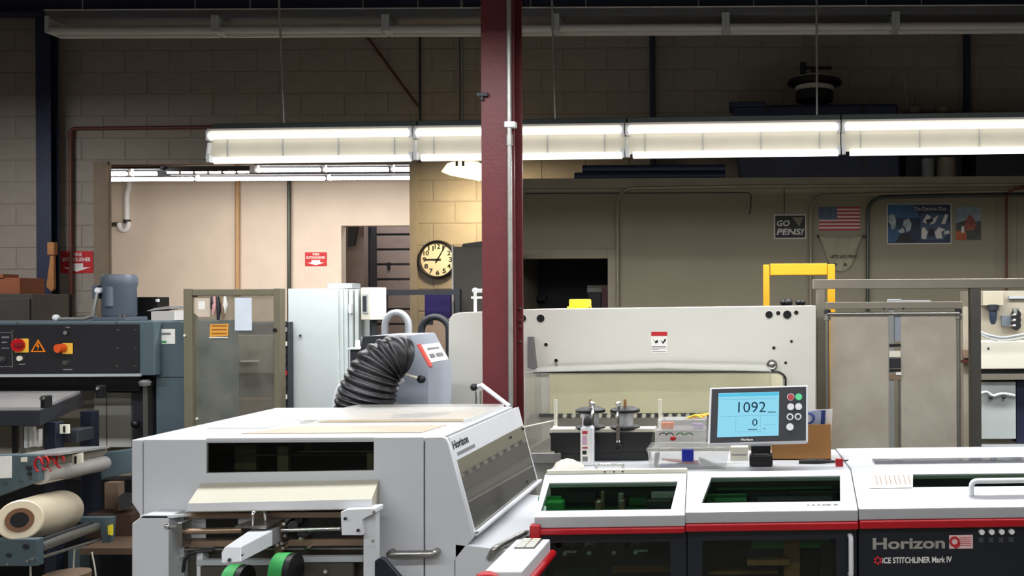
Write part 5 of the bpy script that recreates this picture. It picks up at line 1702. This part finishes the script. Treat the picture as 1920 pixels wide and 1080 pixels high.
for cx_, cy_, rx, ry, mt, d_, rad, lb in ((744, 612, 22, 26, M_greyhose, 5.0, .019, 'light grey hose looping up behind the suction unit'), (816, 620, 26, 26, M_dk, 5.2, .02, 'dark grey hose looping up beside the cutter')):
    ps = [Vector((P(cx_ - rx, cy_, d_).x, d_, 0.0))] + [P(cx_ - rx * math.cos(RAD(a)), cy_ - ry * math.sin(RAD(a)), d_) for a in range(0, 181, 12)] + [Vector((P(cx_ + rx, cy_, d_).x, d_, 0.9))]
    tag(MB().tube(ps, rad, 12).build('hose', mt), lb, 'hose')

# ------------------------------------------------------------------ left clear guard
DGd = 4.5
t = thing('clear_guard', 'olive framed clear guard panel with notes taped to it, left of the grey cabinet', 'guard', (P(435, 700, DGd).x, DGd, 0))
gx = lambda px: P(px, 650, DGd).x
gz = lambda py: P(435, py, DGd).z
MB().box(gx(344), gx(360), DGd, DGd + .05, 0, gz(541)).build('post', M_olive, t, bevel=.003)
MB().box(gx(513), gx(526), DGd, DGd + .05, 0, gz(541)).build('post', M_olive, t, bevel=.003)
MB().box(gx(360), gx(513), DGd + .002, DGd + .048, gz(554), gz(542)).build('rail', M_olive, t, bevel=.003)
MB().box(gx(360), gx(513), DGd + .002, DGd + .048, .15, .2).build('rail', M_olive, t, bevel=.003)
MB().box(gx(360), gx(513), DGd + .022, DGd + .027, .2, gz(554)).build('pane', M_scuff, t)
for px, py in ((347, 629), (363, 651), (370, 785), (516, 619)):
    c = P(px, py, DGd + (.0 if px < 360 or px > 512 else .022))
    MB().cyl(c, c + Vector((0, -.006, 0)), .006 if px < 500 else .01, 10).build('bolt', M_signwhite if px < 500 else M_black, t)
py_ = DGd + .016
MB().box(gx(437), gx(469), py_, py_ + .002, gz(620), gz(557)).build('taped_paper', mat('paper_bluish', (212, 220, 230), .7), t)
MB().pp([(394, 608), (428, 607), (427, 630), (393, 632)], py_, .002).build('orange_sticker', mat('sticker_orange', (226, 160, 60), .6), t)
for y in (610, 617, 624):
    MB().pb(397, 425, y, y + 2.2, py_ - .001, .001).build('sticker_print', mat('sticker_brown', (150, 90, 30), .6), t)
MB().pb(392, 427, 632, 634, py_, .002).build('white_strip', M_signwhite, t)
MB().pp([(361, 557), (394, 557), (394, 594), (372, 594), (361, 585)], py_, .002).build('taped_card', mat('card_beige', (206, 190, 172), .7), t)
for a_, b_, mt in (((402, 556), (400, 590), mat('glove_pink', (214, 160, 160), .7)), ((408, 556), (409, 600), M_dk), ((416, 556), (418, 598), M_tan), ((422, 556), (420, 588), M_signwhite), ((398, 556), (397, 580), M_dk)):
    MB().tube([P(a_[0], a_[1], py_ - .01), P((a_[0] + b_[0]) / 2 + 2, (a_[1] + b_[1]) / 2, py_ - .016), P(b_[0], b_[1], py_ - .012)], [.006, .012, .006], 8).build('hanging_tool', mt, t)
MB().pb(372, 384, 565, 580, py_ - .001, .001).build('card_print', M_paper, t)
# dim work behind the pane
t = thing('machine_core', 'dark machine body seen through the clear guard', 'machine', (P(440, 700, 5.5).x, 5.5, 0))
MB().box(P(362, 700, 5.4).x, P(525, 700, 5.4).x, 5.45, 5.75, 0, P(440, 605, 5.4).z).build('body', mat('core_grey', (96, 98, 102), .5, var=.2, scale=3), t, bevel=.01)
MB().pb(445, 512, 628, 700, 5.42, .03).build('cover_plate', mat('core_plate', (150, 146, 138), .5, var=.15), t, bevel=.004)
MB().pb(450, 484, 676, 679, 5.41, .01).build('bright_strip', M_signwhite, t)
MB().pb(425, 500, 748, 800, 5.36, .09).build('carton_shelf', M_tan, t, bevel=.004)
MB().pb(395, 430, 640, 790, 5.43, .02).build('grey_duct', mat('core_duct', (130, 130, 128), .5), t, bevel=.004)

# ------------------------------------------------------------------ shrink tunnel at left
DT = 4.6
TU = thing('shrink_tunnel', 'slate blue shrink tunnel with a black control panel at left', 'machine', (P(140, 700, DT).x, DT + .3, 0))
zt_, zb_ = P(130, 603, DT).z, P(130, 705, DT).z
xr = P(289, 650, DT).x
MB().box(P(-260, 650, DT).x, xr, DT, DT + .55, zb_, zt_).build('housing', M_teal, TU, bevel=.006)
cp = MB().box(P(-255, 650, DT).x, P(262, 650, DT).x, DT - .012, DT, P(130, 699, DT).z, P(130, 608, DT).z).build('control_panel', mat('panel_black', (32, 32, 36), .4, var=.08), TU, bevel=.003)
MB().box(P(-255, 650, DT).x, P(266, 650, DT).x, DT - .014, DT, P(130, 706, DT).z, P(130, 701, DT).z).build('lower_trim', M_lgrey, TU)
MB().box(P(-255, 650, DT).x, P(250, 650, DT).x, DT + .05, DT + .5, P(130, 735, DT).z, zb_).build('recess_shade', M_black, TU)  # black box stands in for shade in the recess under the housing
yq = DT - .012


def pq(px, py, n=0):
    p = P(px, py, DT - .012)
    return Vector((p.x, yq - n, p.z))


def onp(m, px, py, r, h, n=16):
    return m.cyl(pq(px, py, 0), pq(px, py, h), r / F * DT, n)


for px, py in ((33, 605.5), (219, 605), (221, 619), (254, 618.5), (221, 653), (254, 652), (220, 686), (253, 686), (24, 621), (23, 688)):
    onp(MB(), px, py, 1.8, .004, 8).build('screw', M_chrome, cp)
k = MB().box(pq(25, 0).x, pq(51, 0).x, yq - .004, yq, pq(38, 661).z, pq(38, 635).z).build('switch_plate', mat('plate_amber', (232, 178, 60), .5), cp, bevel=.004)
onp(MB(), 37, 647, 12, .016, 24).build('rotary_switch', M_red, k)
MB().box(pq(30, 0).x, pq(45, 0).x, yq - .028, yq - .016, pq(37, 650).z, pq(37, 643).z).build('switch_bar', mat('switch_dark_red', (120, 20, 22), .4), k, bevel=.004)
tr_ = [(72, 636), (58, 660), (86, 660)]
w_ = MB().extrude([pq(x, y, .001) for x, y in tr_], (0, -.001, 0)).build('hazard_triangle', M_orange, cp)
ti = [(72, 640), (62, 658), (82, 658)]
MB().extrude([pq(x, y, .002) for x, y in ti], (0, -.0005, 0)).build('triangle_field', M_black, w_)
MB().extrude([pq(x, y, .003) for x, y in ((72, 642), (69, 650), (72, 650), (71, 657), (75, 648), (72, 648), (74, 643))], (0, -.0005, 0)).build('bolt_symbol', M_orange, w_)
k = MB().box(pq(114, 0).x, pq(134, 0).x, yq - .006, yq, pq(124, 664).z, pq(124, 643).z).build('switch_plate', mat('plate_amber', (232, 178, 60), .5), cp, bevel=.003)
MB().cyl(pq(121, 652, .006), pq(118, 653, .04), 8 / F * DT, 18).build('rotary_switch', mat('switch_orange', (224, 84, 30), .4), k)
onp(MB(), 38, 672, 5, .008).build('indicator', mat('indicator_cream', (214, 210, 190), .4), cp)
onp(MB(), 124, 624, 5, .006).build('indicator', M_dk, cp)
onp(MB(), 124, 624, 3.5, .008).build('indicator', M_galv, cp)
onp(MB(), 123, 680, 4, .008).build('key_switch', M_chrome, cp)
onp(MB(), 5, 674, 8, .006).build('dial', M_dk, cp)
onp(MB(), 5, 673, 4, .012).build('dial', M_chrome, cp)
ol = MB()
for x0, x1, y0, y1 in ((-40, 20, 623, 624), (19, 20, 623, 688), (-40, 20, 687, 688)):
    ol.box(pq(x0, 0).x, pq(x1, 0).x, yq - .001, yq, pq(0, y1).z, pq(0, y0).z)
for x0, x1, y0, y1 in ((0, 14, 631, 634), (0, 14, 652, 653.5), (0, 10, 641, 643), (32, 44, 682, 684), (115, 132, 692, 694), (120, 128, 613, 614.5)):
    ol.box(pq(x0, 0).x, pq(x1, 0).x, yq - .001, yq, pq(x0, y1).z, pq(x0, y0).z)
ol.build('panel_print', M_inkgrey, cp)
# side column
xs0, xs1 = P(292, 700, DT + .06).x, P(346, 700, DT + .06).x
MB().box(xs0, xs1, DT + .06, DT + .55, 0, zt_ - .004).build('side_column', M_teal, TU, bevel=.004)
lb = MB().pb(300, 328, 617, 645, DT + .057, .003).build('side_label', M_paper, TU)
MB().pb(303, 312, 639, 643, DT + .056, .001).build('label_mark', M_green, lb)
MB().pb(303, 320, 624, 628, DT + .056, .001).build('label_line', M_inkgrey, lb)
MB().pb(293, 345, 706.5, 708, DT + .058, .002).build('panel_joint', M_dk, TU)
MB().pb(250, 292, 705, 1000, DT + .1, .3).build('dark_leg', M_dk, TU)
MB().pb(268, 277, 722, 850, DT + .04, .04).build('steel_rod', M_steel, TU)
MB().pb(176, 246, 736, 839, DT + .3, .02).build('cream_panel', M_offw, TU, bevel=.003)
MB().pb(199, 200.5, 738, 838, DT + .298, .003).build('panel_joint', M_tan, TU)
MB().box(P(-200, 800, 4.95).x, P(246, 800, 4.95).x, 4.95, 5.1, 0, zb_).build('rear_body', mat('tunnel_tan', (172, 164, 146), .6), TU)
kb = P(272, 712, DT + .02)
MB().lathe(kb, (0, 0, -1), [(.018, 0), (.03, .012), (.024, .03), (.01, .034)], 18).build('star_knob', M_galv, TU)
MB().ball(P(254, 795, DT + .06), .022).build('black_knob', M_black, TU)
# motor and things on top
zt2 = zt_
dmo = 4.85
mx = P(224, 560, dmo).x
mz = lambda y: P(224, y, dmo).z
MO = thing('electric_motor', 'blue-grey electric motor standing upright on the shrink tunnel', 'motor', (mx, dmo, zt2))
MB().lathe((mx, dmo, 0), (0, 0, 1), [(.073, zt2 + .02), (.08, zt2 + .03), (.078, mz(538)), (.084, mz(534)), (.084, mz(520)), (.075, mz(515))], 28).build('motor_shell', M_motor, MO)
MB().box(mx - .09, mx + .09, dmo - .09, dmo + .09, zt2, zt2 + .02).build('mount_plate', M_motor, MO, bevel=.003)
MB().cyl((mx + .0, dmo - .075, mz(574)), (mx + .0, dmo - .075, mz(538)), .022, 14).build('capacitor_cover', M_motor, MO)
jb = MB().box(mx - .105, mx - .075, dmo - .06, dmo + .02, mz(560), mz(535)).build('terminal_box', M_motor, MO, bevel=.004)
MB().cyl((mx - .06, dmo - .08, mz(545)), (mx - .06, dmo - .05, mz(545)), .016, 12).build('gland', M_white, jb)
MB().tube([(mx - .06, dmo - .08, mz(548)), (mx - .065, dmo - .085, mz(565)), (mx - .08, dmo - .09, mz(592)), (mx - .12, dmo - .09, zt2 + .012), (mx - .26, dmo - .09, zt2 + .012)], .009, 10).build('conduit', M_galv, MO)
for e in (-.075, .06, .085):
    MB().cyl((mx + e, dmo - .08, zt2 + .02), (mx + e, dmo - .08, zt2 + .035), .008, 8).build('bolt', M_chrome, MO)
MB().ball((mx - .27, dmo - .09, zt2 + .018), .018).build('conduit_fitting', M_white, MO)
t = thing('black_case', 'black case behind the motor on the shrink tunnel', 'case', (P(278, 590, 5.05).x, 5.05, zt2))
MB().box(P(254, 575, 5.0).x, P(296, 575, 5.0).x, 5.0, 5.1, zt2, P(275, 557, 5.0).z).build('case_body', M_black, t, bevel=.004)
MB().box(P(293, 575, 4.99).x, P(297, 575, 4.99).x, 4.985, 5.0, P(275, 566, 5).z, P(275, 561, 5).z).build('catch', M_signwhite, t)
t = thing('paper_stack', 'pile of pale papers in a tray on the shrink tunnel beside the motor', 'papers', (P(302, 597, 4.8).x, 4.8, zt2))
MB().box(P(283, 590, 4.75).x, P(327, 590, 4.75).x, 4.75, 4.9, zt2, P(300, 583, 4.75).z).build('tray', M_tubeoff, t, bevel=.002)
for i in range(4):
    zq = P(300, 583, 4.75).z + .004 * i
    MB().loft([(P(278 + i * 4, 580, 4.75).x, 4.74, zq), (P(318 + i, 580, 4.75).x, 4.75, zq + .012), (P(320 + i, 580, 4.75).x, 4.88, zq + .012), (P(284 + i * 4, 580, 4.75).x, 4.88, zq)],
              [(P(278 + i * 4, 580, 4.75).x, 4.74, zq + .002), (P(318 + i, 580, 4.75).x, 4.75, zq + .014), (P(320 + i, 580, 4.75).x, 4.88, zq + .014), (P(284 + i * 4, 580, 4.75).x, 4.88, zq + .002)]).build('paper', M_tubeoff, t)

# ------------------------------------------------------------------ film sealer at lower left
SE = thing('film_sealer', 'slate blue film wrapping sealer with dark conveyor table at lower left', 'machine', (-3.3, 3.9, 0))
zt_ = 1.17
tp = [(-3.0, 3.79), (-3.36, 4.52), (-4.6, 4.52), (-4.6, 3.79)]
MB().extrude([(x, y, zt_ - .075) for x, y in tp], (0, 0, .065)).build('table_frame', M_dk, SE, bevel=.003)
MB().extrude([(x, y, zt_ - .010) for x, y in [(-3.01, 3.80), (-3.37, 4.51), (-4.6, 4.51), (-4.6, 3.80)]], (0, 0, .012)).build('table_top', mat('table_grey', (176, 174, 172), .3, .3), SE)
for px, py, dd in ((80, 752, 3.76), (184, 733, 4.44)):
    MB().pb(px - 5, px + 5, py - 10, py + 14, dd, .04).build('corner_clamp', M_black, SE, bevel=.004)
    c = P(px + 1, py - 5, dd)
    MB().cyl(c, c + Vector((0, -.01, 0)), .008, 8).build('clamp_screw', M_chrome, SE)
for px, dd in ((93, 3.9), (161, 4.3)):
    MB().box(P(px - 11, 800, dd).x, P(px + 11, 800, dd).x, dd, dd + .05, 0, zt_ - .075).build('leg', M_navy2, SE, bevel=.003)
for px, y0, y1, mt in ((40, 785, 850, M_steel), (48, 800, 840, M_white), (58, 800, 838, M_signwhite), (70, 805, 838, M_signwhite), (25, 790, 850, M_black)):
    MB().pb(px - 3, px + 3, y0, y1, 3.95, .02).build('guide_post', mt, SE)
MB().pb(112, 128, 796, 813, 3.92, .01).build('caution_label', M_cream, SE)
MB().pb(118, 122, 799, 811, 3.918, .002).build('label_symbol', M_black, SE)
MB().pb(113, 145, 806, 830, 3.95, .1).build('drive_box', M_dk, SE, bevel=.004)
# upper sealing bar
def L2(pa, da, pb_, db):
    return P(pa[0], pa[1], da), P(pb_[0], pb_[1], db)


pl_ = [(-20, 853), (72, 853), (72, 902), (0, 930), (-60, 950)]
MB().pp(pl_, 3.4, .03).build('side_plate', M_teal, SE, bevel=.003)
MB().pp([(-5, 856), (21, 855), (21, 896), (-5, 897)], 3.396, .003).build('taped_note', M_paper, SE)
MB().pp([(39, 858), (50, 857), (50, 866), (39, 866)], 3.396, .003).build('caution_label', M_cream, SE)
for px, py, r in ((56, 877, 4.5), (57, 888, 3.5), (41, 901, 3), (59, 896, 2.5), (13, 905, 2.5)):
    c = P(px, py, 3.4)
    MB().cyl(c, c + Vector((0, -.008, 0)), r / F * 3.4, 12).build('bolt', M_dk if r > 3.2 else M_chrome, SE)
a, b = L2((74, 892), 3.43, (192, 869), 3.98)
MB().cyl(a, b, .034, 20).build('sealing_roller', mat('roller_clear', (186, 182, 176), .25, .3), SE)
a, b = L2((74, 868), 3.43, (190, 846), 3.98)
MB().cyl(a, b, .022, 16).build('upper_roller', mat('roller_tan', (160, 150, 132), .35, .3), SE)
MB().loft([P(20, 854, 3.43), P(110, 850, 3.43), P(206, 836, 3.98), P(120, 838, 3.98)], [P(20, 857, 3.43), P(110, 854, 3.43), P(206, 840, 3.98), P(120, 842, 3.98)]).build('film_plate', mat('plate_silver', (190, 190, 188), .3, .5), SE)
for i, (x, y) in enumerate(((84, 868), (96, 866), (107, 868), (124, 862))):
    c = P(x, y, 3.42 + i * .03)
    MB().tube([c + Vector((.014 * math.cos(RAD(q_)), -.03, .026 * math.sin(RAD(q_)))) for q_ in range(0, 271, 30)], .004, 6).build('red_marking', M_red, SE)
MB().pp([(135, 853), (153, 849), (153, 868), (135, 872)], 3.6, .01).build('caution_label', M_cream, SE)
MB().pp([(139, 856), (143, 855), (143, 869), (139, 870)], 3.597, .002).build('label_symbol', M_black, SE)
MB().pp([(172, 852), (247, 842), (247, 885), (176, 902)], 4.05, .05).build('rear_beam', M_teal, SE, bevel=.003)
MB().pb(152, 175, 885, 956, 4.0, .05).build('rear_leg', M_navy2, SE, bevel=.003)
MB().pb(-40, 247, 900, 1200, 4.5, .1).build('dark_back', M_black, SE)
MB().pb(196, 222, 905, 955, 4.2, .04).build('bracket', M_tan, SE)
MB().cyl(P(237, 938, 4.2), P(237, 938, 4.1), .035, 16).build('rear_wheel', M_black, SE)
# lower cradle
MB().pb(-40, 70, 1011, 1062, 3.2, .03).build('cradle_plate', M_teal, SE, bevel=.003)
for px, py, r in ((50, 1024, 5), (18, 1040, 4), (54, 1051, 3), (64, 1047, 3), (17, 1057, 2.5)):
    c = P(px, py, 3.2)
    MB().cyl(c, c + Vector((0, -.008, 0)), r / F * 3.2, 12).build('bolt', M_dk if r > 3.5 else M_chrome, SE)
for (pa, pb_, r, mt) in (((73, 1026), (180, 988), .018, M_steel), ((73, 1015), (170, 980), .008, M_dk), ((74, 1046), (186, 1012), .006, M_steel)):
    a, b = L2(pa, 3.23, pb_, 3.8)
    MB().cyl(a, b, r, 14).build('cradle_roller', mt, SE)
MB().pp([(148, 970), (209, 970), (205, 1018), (190, 1018), (188, 985), (148, 980)], 3.82, .03).build('cradle_plate', M_teal, SE, bevel=.003)
MB().pp([(202, 986), (209, 984), (209, 1004), (202, 1002)], 3.81, .01).build('caution_label', M_lemon, SE)
MB().pb(148, 247, 1028, 1040, 3.9, .3).build('wood_shelf', mat('shelf_wood', (96, 76, 60), .7), SE)
MB().pb(160, 247, 965, 1010, 4.1, .2).build('brown_carton', mat('dark_carton', (70, 48, 36), .8), SE)
MB().pb(128, 150, 1030, 1200, 3.95, .06).build('rear_leg', M_teal, SE)
for ps in ([(140, 1025), (138, 1060), (141, 1100)], [(172, 1035), (178, 1065), (182, 1100)], [(57, 1062), (58, 1100), (57, 1120)]):
    MB().tube([P(x, y, 3.3 if x < 60 else 3.7) for x, y in ps], .003, 6).build('hanging_cord', M_cream, SE)
MB().box(-4.4, -3.4, 3.5, 4.4, 0, .25).build('base', M_dk, SE)
# film roll: rests in the cradle
a, b = P(37, 975, 3.22), P(113, 958, 3.72)
ax = (b - a).normalized()
ln_ = (b - a).length
FR = thing('film_roll', 'big roll of clear wrapping film on a brown cardboard core at lower left', 'roll', (a + b) / 2 - Vector((0, 0, .075)))
MB().lathe(a, ax, [(.036, 0), (.066, 0), (.070, .004), (.080, ln_ * .5), (.084, ln_ - .02), (.078, ln_), (.030, ln_)], 40).build('film', M_film, FR)
MB().lathe(a - ax * .004, ax, [(.027, .02), (.027, 0), (.042, 0), (.042, .012)], 30).build('core', M_core, FR)
MB().cyl(a - ax * .003, a + ax * .012, .0269, 24).build('core_hollow', M_void, FR)
t = thing('film_tub', 'tan round tub standing below the film roll at the bottom edge', 'tub', (P(130, 1100, 3.4).x, 3.4, .3))
MB().lathe((P(125, 1100, 3.45).x, 3.45, P(125, 1075, 3.45).z), (0, 0, -1), [(.07, -.0), (.078, .0), (.072, P(125, 1075, 3.45).z - .001)], 28).build('tub_wall', M_tan, t)

# ------------------------------------------------------------------ yellow rail and right guard
DY = 5.35
t = thing('safety_barrier', 'yellow square tube barrier standing behind the cutter', 'barrier', (P(1498, 600, DY).x, DY, 0))
MB().box(P(1431, 550, DY).x, P(1443, 550, DY).x, DY, DY + .04, 0, P(1437, 496, DY).z).build('post', M_yellow, t, bevel=.004)
MB().box(P(1552, 550, DY).x, P(1566, 550, DY).x, DY, DY + .04, 0, P(1559, 495, DY).z).build('post', M_yellow, t, bevel=.004)
MB().pb(1444, 1551, 494, 516, DY + .003, .034).build('crossbar', M_yellow, t, bevel=.004)
t = thing('part_row', 'row of small black knobs behind the right end of the cutter', 'knobs', (P(1485, 570, 5.2).x, 5.2, 0))
MB().box(P(1462, 600, 5.2).x, P(1515, 600, 5.2).x, 5.2, 5.26, 0, P(1490, 572, 5.2).z).build('rail', M_dk, t)
for px in (1468, 1478, 1497, 1505):
    MB().ball(P(px, 567, 5.22), .018 if px != 1478 else .025).build('knob', M_black, t)

DR = 4.9
RG = thing('guard_frame', 'taupe square tube guard frame with hazy plastic sheets at right', 'guard', (P(1720, 700, DR).x, DR, 0))
rx = lambda px, d=DR: P(px, 650, d).x
rz_ = lambda py, d=DR: P(1720, py, d).z
MB().box(rx(1525), rx(2050), DR, DR + .06, rz_(541), rz_(523)).build('top_rail', M_taupe, RG, bevel=.004)
MB().box(rx(1532), rx(1548), DR + .002, DR + .05, 0, rz_(541)).build('post', M_taupe, RG, bevel=.004)
MB().box(rx(1820), rx(1840), DR + .002, DR + .058, 0, rz_(541)).build('post', mat('dark_post', (86, 84, 80), .45, .2), RG, bevel=.004)
MB().box(rx(2034), rx(2050), DR + .002, DR + .058, 0, rz_(541)).build('post', M_taupe, RG, bevel=.004)
DI = 4.75
ip = lambda px: P(px, 650, DI).x
iz = lambda py: P(1675, py, DI).z
MB().box(ip(1549), ip(1805), DI, DI + .05, iz(579), iz(566)).build('sheet_bar', M_taupe, RG, bevel=.003)
MB().cyl((ip(1552), DI + .01, iz(588)), (ip(1800), DI + .01, iz(588)), .009, 10).build('sheet_rod', M_steel, RG)
for px in (1552, 1799):
    MB().cyl((ip(px), DI + .02, 0), (ip(px), DI + .02, iz(581)), .010, 12).build('sheet_tube', M_steel, RG)
    for py in (584, 596):
        MB().lathe((ip(px), DI + .02, iz(py)), (0, 0, 1), [(.012, -.012), (.018, -.01), (.018, .01), (.012, .012)], 14).build('collar', M_steel if py > 590 else M_dk, RG)
for x0, x1 in ((1557, 1667), (1690, 1794)):
    MB().box(ip(x0), ip(x1), DI + .015, DI + .020, .25, iz(590)).build('hazy_sheet', M_sheet, RG)
st = MB().pb(1667, 1677, 578, 1000, DI + .01, .03).build('centre_strut', mat('strut_grey', (150, 152, 150), .4, .3), RG)
MB().pb(1677, 1689, 590, 640, DI + .02, .02).build('strut_plate', mat('strut_blue', (150, 158, 168), .4, .2), RG)
for y0, y1, mt in ((645, 650, M_black), (658, 670, M_cream), (672, 690, M_dk), (692, 697, M_black), (700, 712, M_tan)):
    MB().pb(1667.5, 1689, y0, y1, DI + .004, .02).build('strut_fitting', mt, RG, bevel=.002)
MB().pb(1680, 1690, 698, 703, DI + .0, .02).build('strut_fitting', M_signwhite, RG)
MB().cyl(P(1686, 702, DI + .02), P(1686, 850, DI + .02), .006, 10).build('strut_rod', M_steel, RG)
MB().pb(1665, 1690, 561, 568, DI + .01, .03).pb(1690, 1745, 563, 567, DI + .015, .02).build('top_bracket', M_lgrey, RG, bevel=.002)
for px in (1658, 1694):
    MB().ball((ip(px), DI - .002, iz(579)), .006).build('screw', M_dk, RG)
MB().box(ip(1545), ip(1815), DI, DI + .05, .15, .25).build('sheet_base', M_taupe, RG)
# machine behind the guard at far right
DB = 5.5
RM = thing('feeder_press', 'beige machine with air regulators behind the guard at far right', 'machine', (P(1900, 700, DB).x, DB + .2, 0))
MB().box(P(1835, 700, DB).x, P(2060, 700, DB).x, DB + .15, DB + .5, 0, P(1900, 545, DB + .15).z).build('back_panel', mat('press_beige', (168, 160, 142), .5), RM, bevel=.004)
MB().pb(1838, 1980, 640, 692, DB - .05, .2).build('cream_cover', M_cream, RM, bevel=.006)
c = P(1853, 653, DB - .05)
MB().cyl(c, c + Vector((0, -.004, 0)), .006, 10).build('screw', M_dk, RM)
MB().pb(1836, 1980, 693, 700, DB - .03, .18).build('black_rail', M_black, RM)
MB().pb(1836, 1980, 701, 712, DB - .05, .2).build('steel_rail', M_taupe, RM)
MB().pb(1836, 1905, 716, 823, DB + .0, .15).build('lower_cover', M_cabgrey, RM, bevel=.004)
MB().pb(1906, 1980, 714, 830, DB + .02, .1).build('dark_bay', M_navy, RM)
MB().tube(bez([P(1838, 738, DB - .02), P(1850, 735, DB - .02), P(1862, 742, DB - .02), P(1880, 738, DB - .02), P(1903, 742, DB - .02)], 6), .009, 8).build('white_hose', M_white, RM)
for px in (1858, 1882):
    MB().ball(P(px, 745, DB - .02), .012).build('hose_clip', M_dk, RM)
MB().tube(bez([P(1836, 622, DB - .0), P(1860, 630, DB - .02), P(1890, 632, DB - .02), P(1960, 618, DB - .02)], 8), .008, 8).tube(bez([P(1836, 626, DB - .0), P(1862, 636, DB - .02), P(1890, 638, DB - .02), P(1960, 626, DB - .02)], 8), .008, 8).build('cable_loop', M_lgrey, RM)
MB().pb(1843, 1882, 546, 573, DB + .08, .07).build('beige_box', mat('press_beige2', (176, 168, 148), .5), RM, bevel=.004)
rg = MB().lathe(P(1862, 608, DB + .05), (0, 0, 1), [(.012, -.0), (.02, .02), (.026, .06), (.026, .1)], 16).build('regulator_bowl', mat('bowl_navy', (52, 62, 78), .3), RM)
MB().lathe(P(1862, 578, DB + .05), (0, 0, 1), [(.034, -.012), (.034, .02), (.02, .024)], 16).build('regulator_head', M_dk, rg)
for py in (590, 600, 610):
    MB().cyl(P(1905, py, DB + .0), P(1905, py, DB + .14), .03, 16).build('solenoid', M_black, RM)
    MB().lathe(P(1901, py, DB + .02), (0, 0, 1), [(.02, -.006), (.024, 0), (.02, .006)], 14).build('fitting', M_chrome, RM)
MB().cyl(P(1904, 590, DB + .02), P(1904, 578, DB + .02), .022, 14).build('top_fitting', M_galv, RM)
MB().pb(1879, 1895, 592, 612, DB + .12, .03).build('valve_block', mat('valve_blue_grey', (120, 130, 140), .5), RM)
MB().pb(1892, 1980, 555, 560, DB + .13, .02).build('manifold', M_lgrey, RM)
MB().pb(1838, 1980, 836, 850, DB - .05, .1).build('lower_rail', M_lgrey, RM)
t = thing('wall_pipe_run', 'brown pipe stub between the hazy sheets and the dark guard post', 'pipe', (P(1812, 700, 5.7).x, 5.7, 0))
MB().box(P(1806, 600, 5.7).x, P(1820, 600, 5.7).x, 5.7, 5.74, 0, P(1812, 575, 5.7).z).build('upright', mat('press_beige', (168, 160, 142), .5), t)
MB().pb(1804, 1822, 675, 681, 5.66, .04).build('bracket', M_rust, t)
MB().pb(1805, 1821, 655, 672, 5.66, .03).build('bracket_box', M_tan, t, bevel=.004)
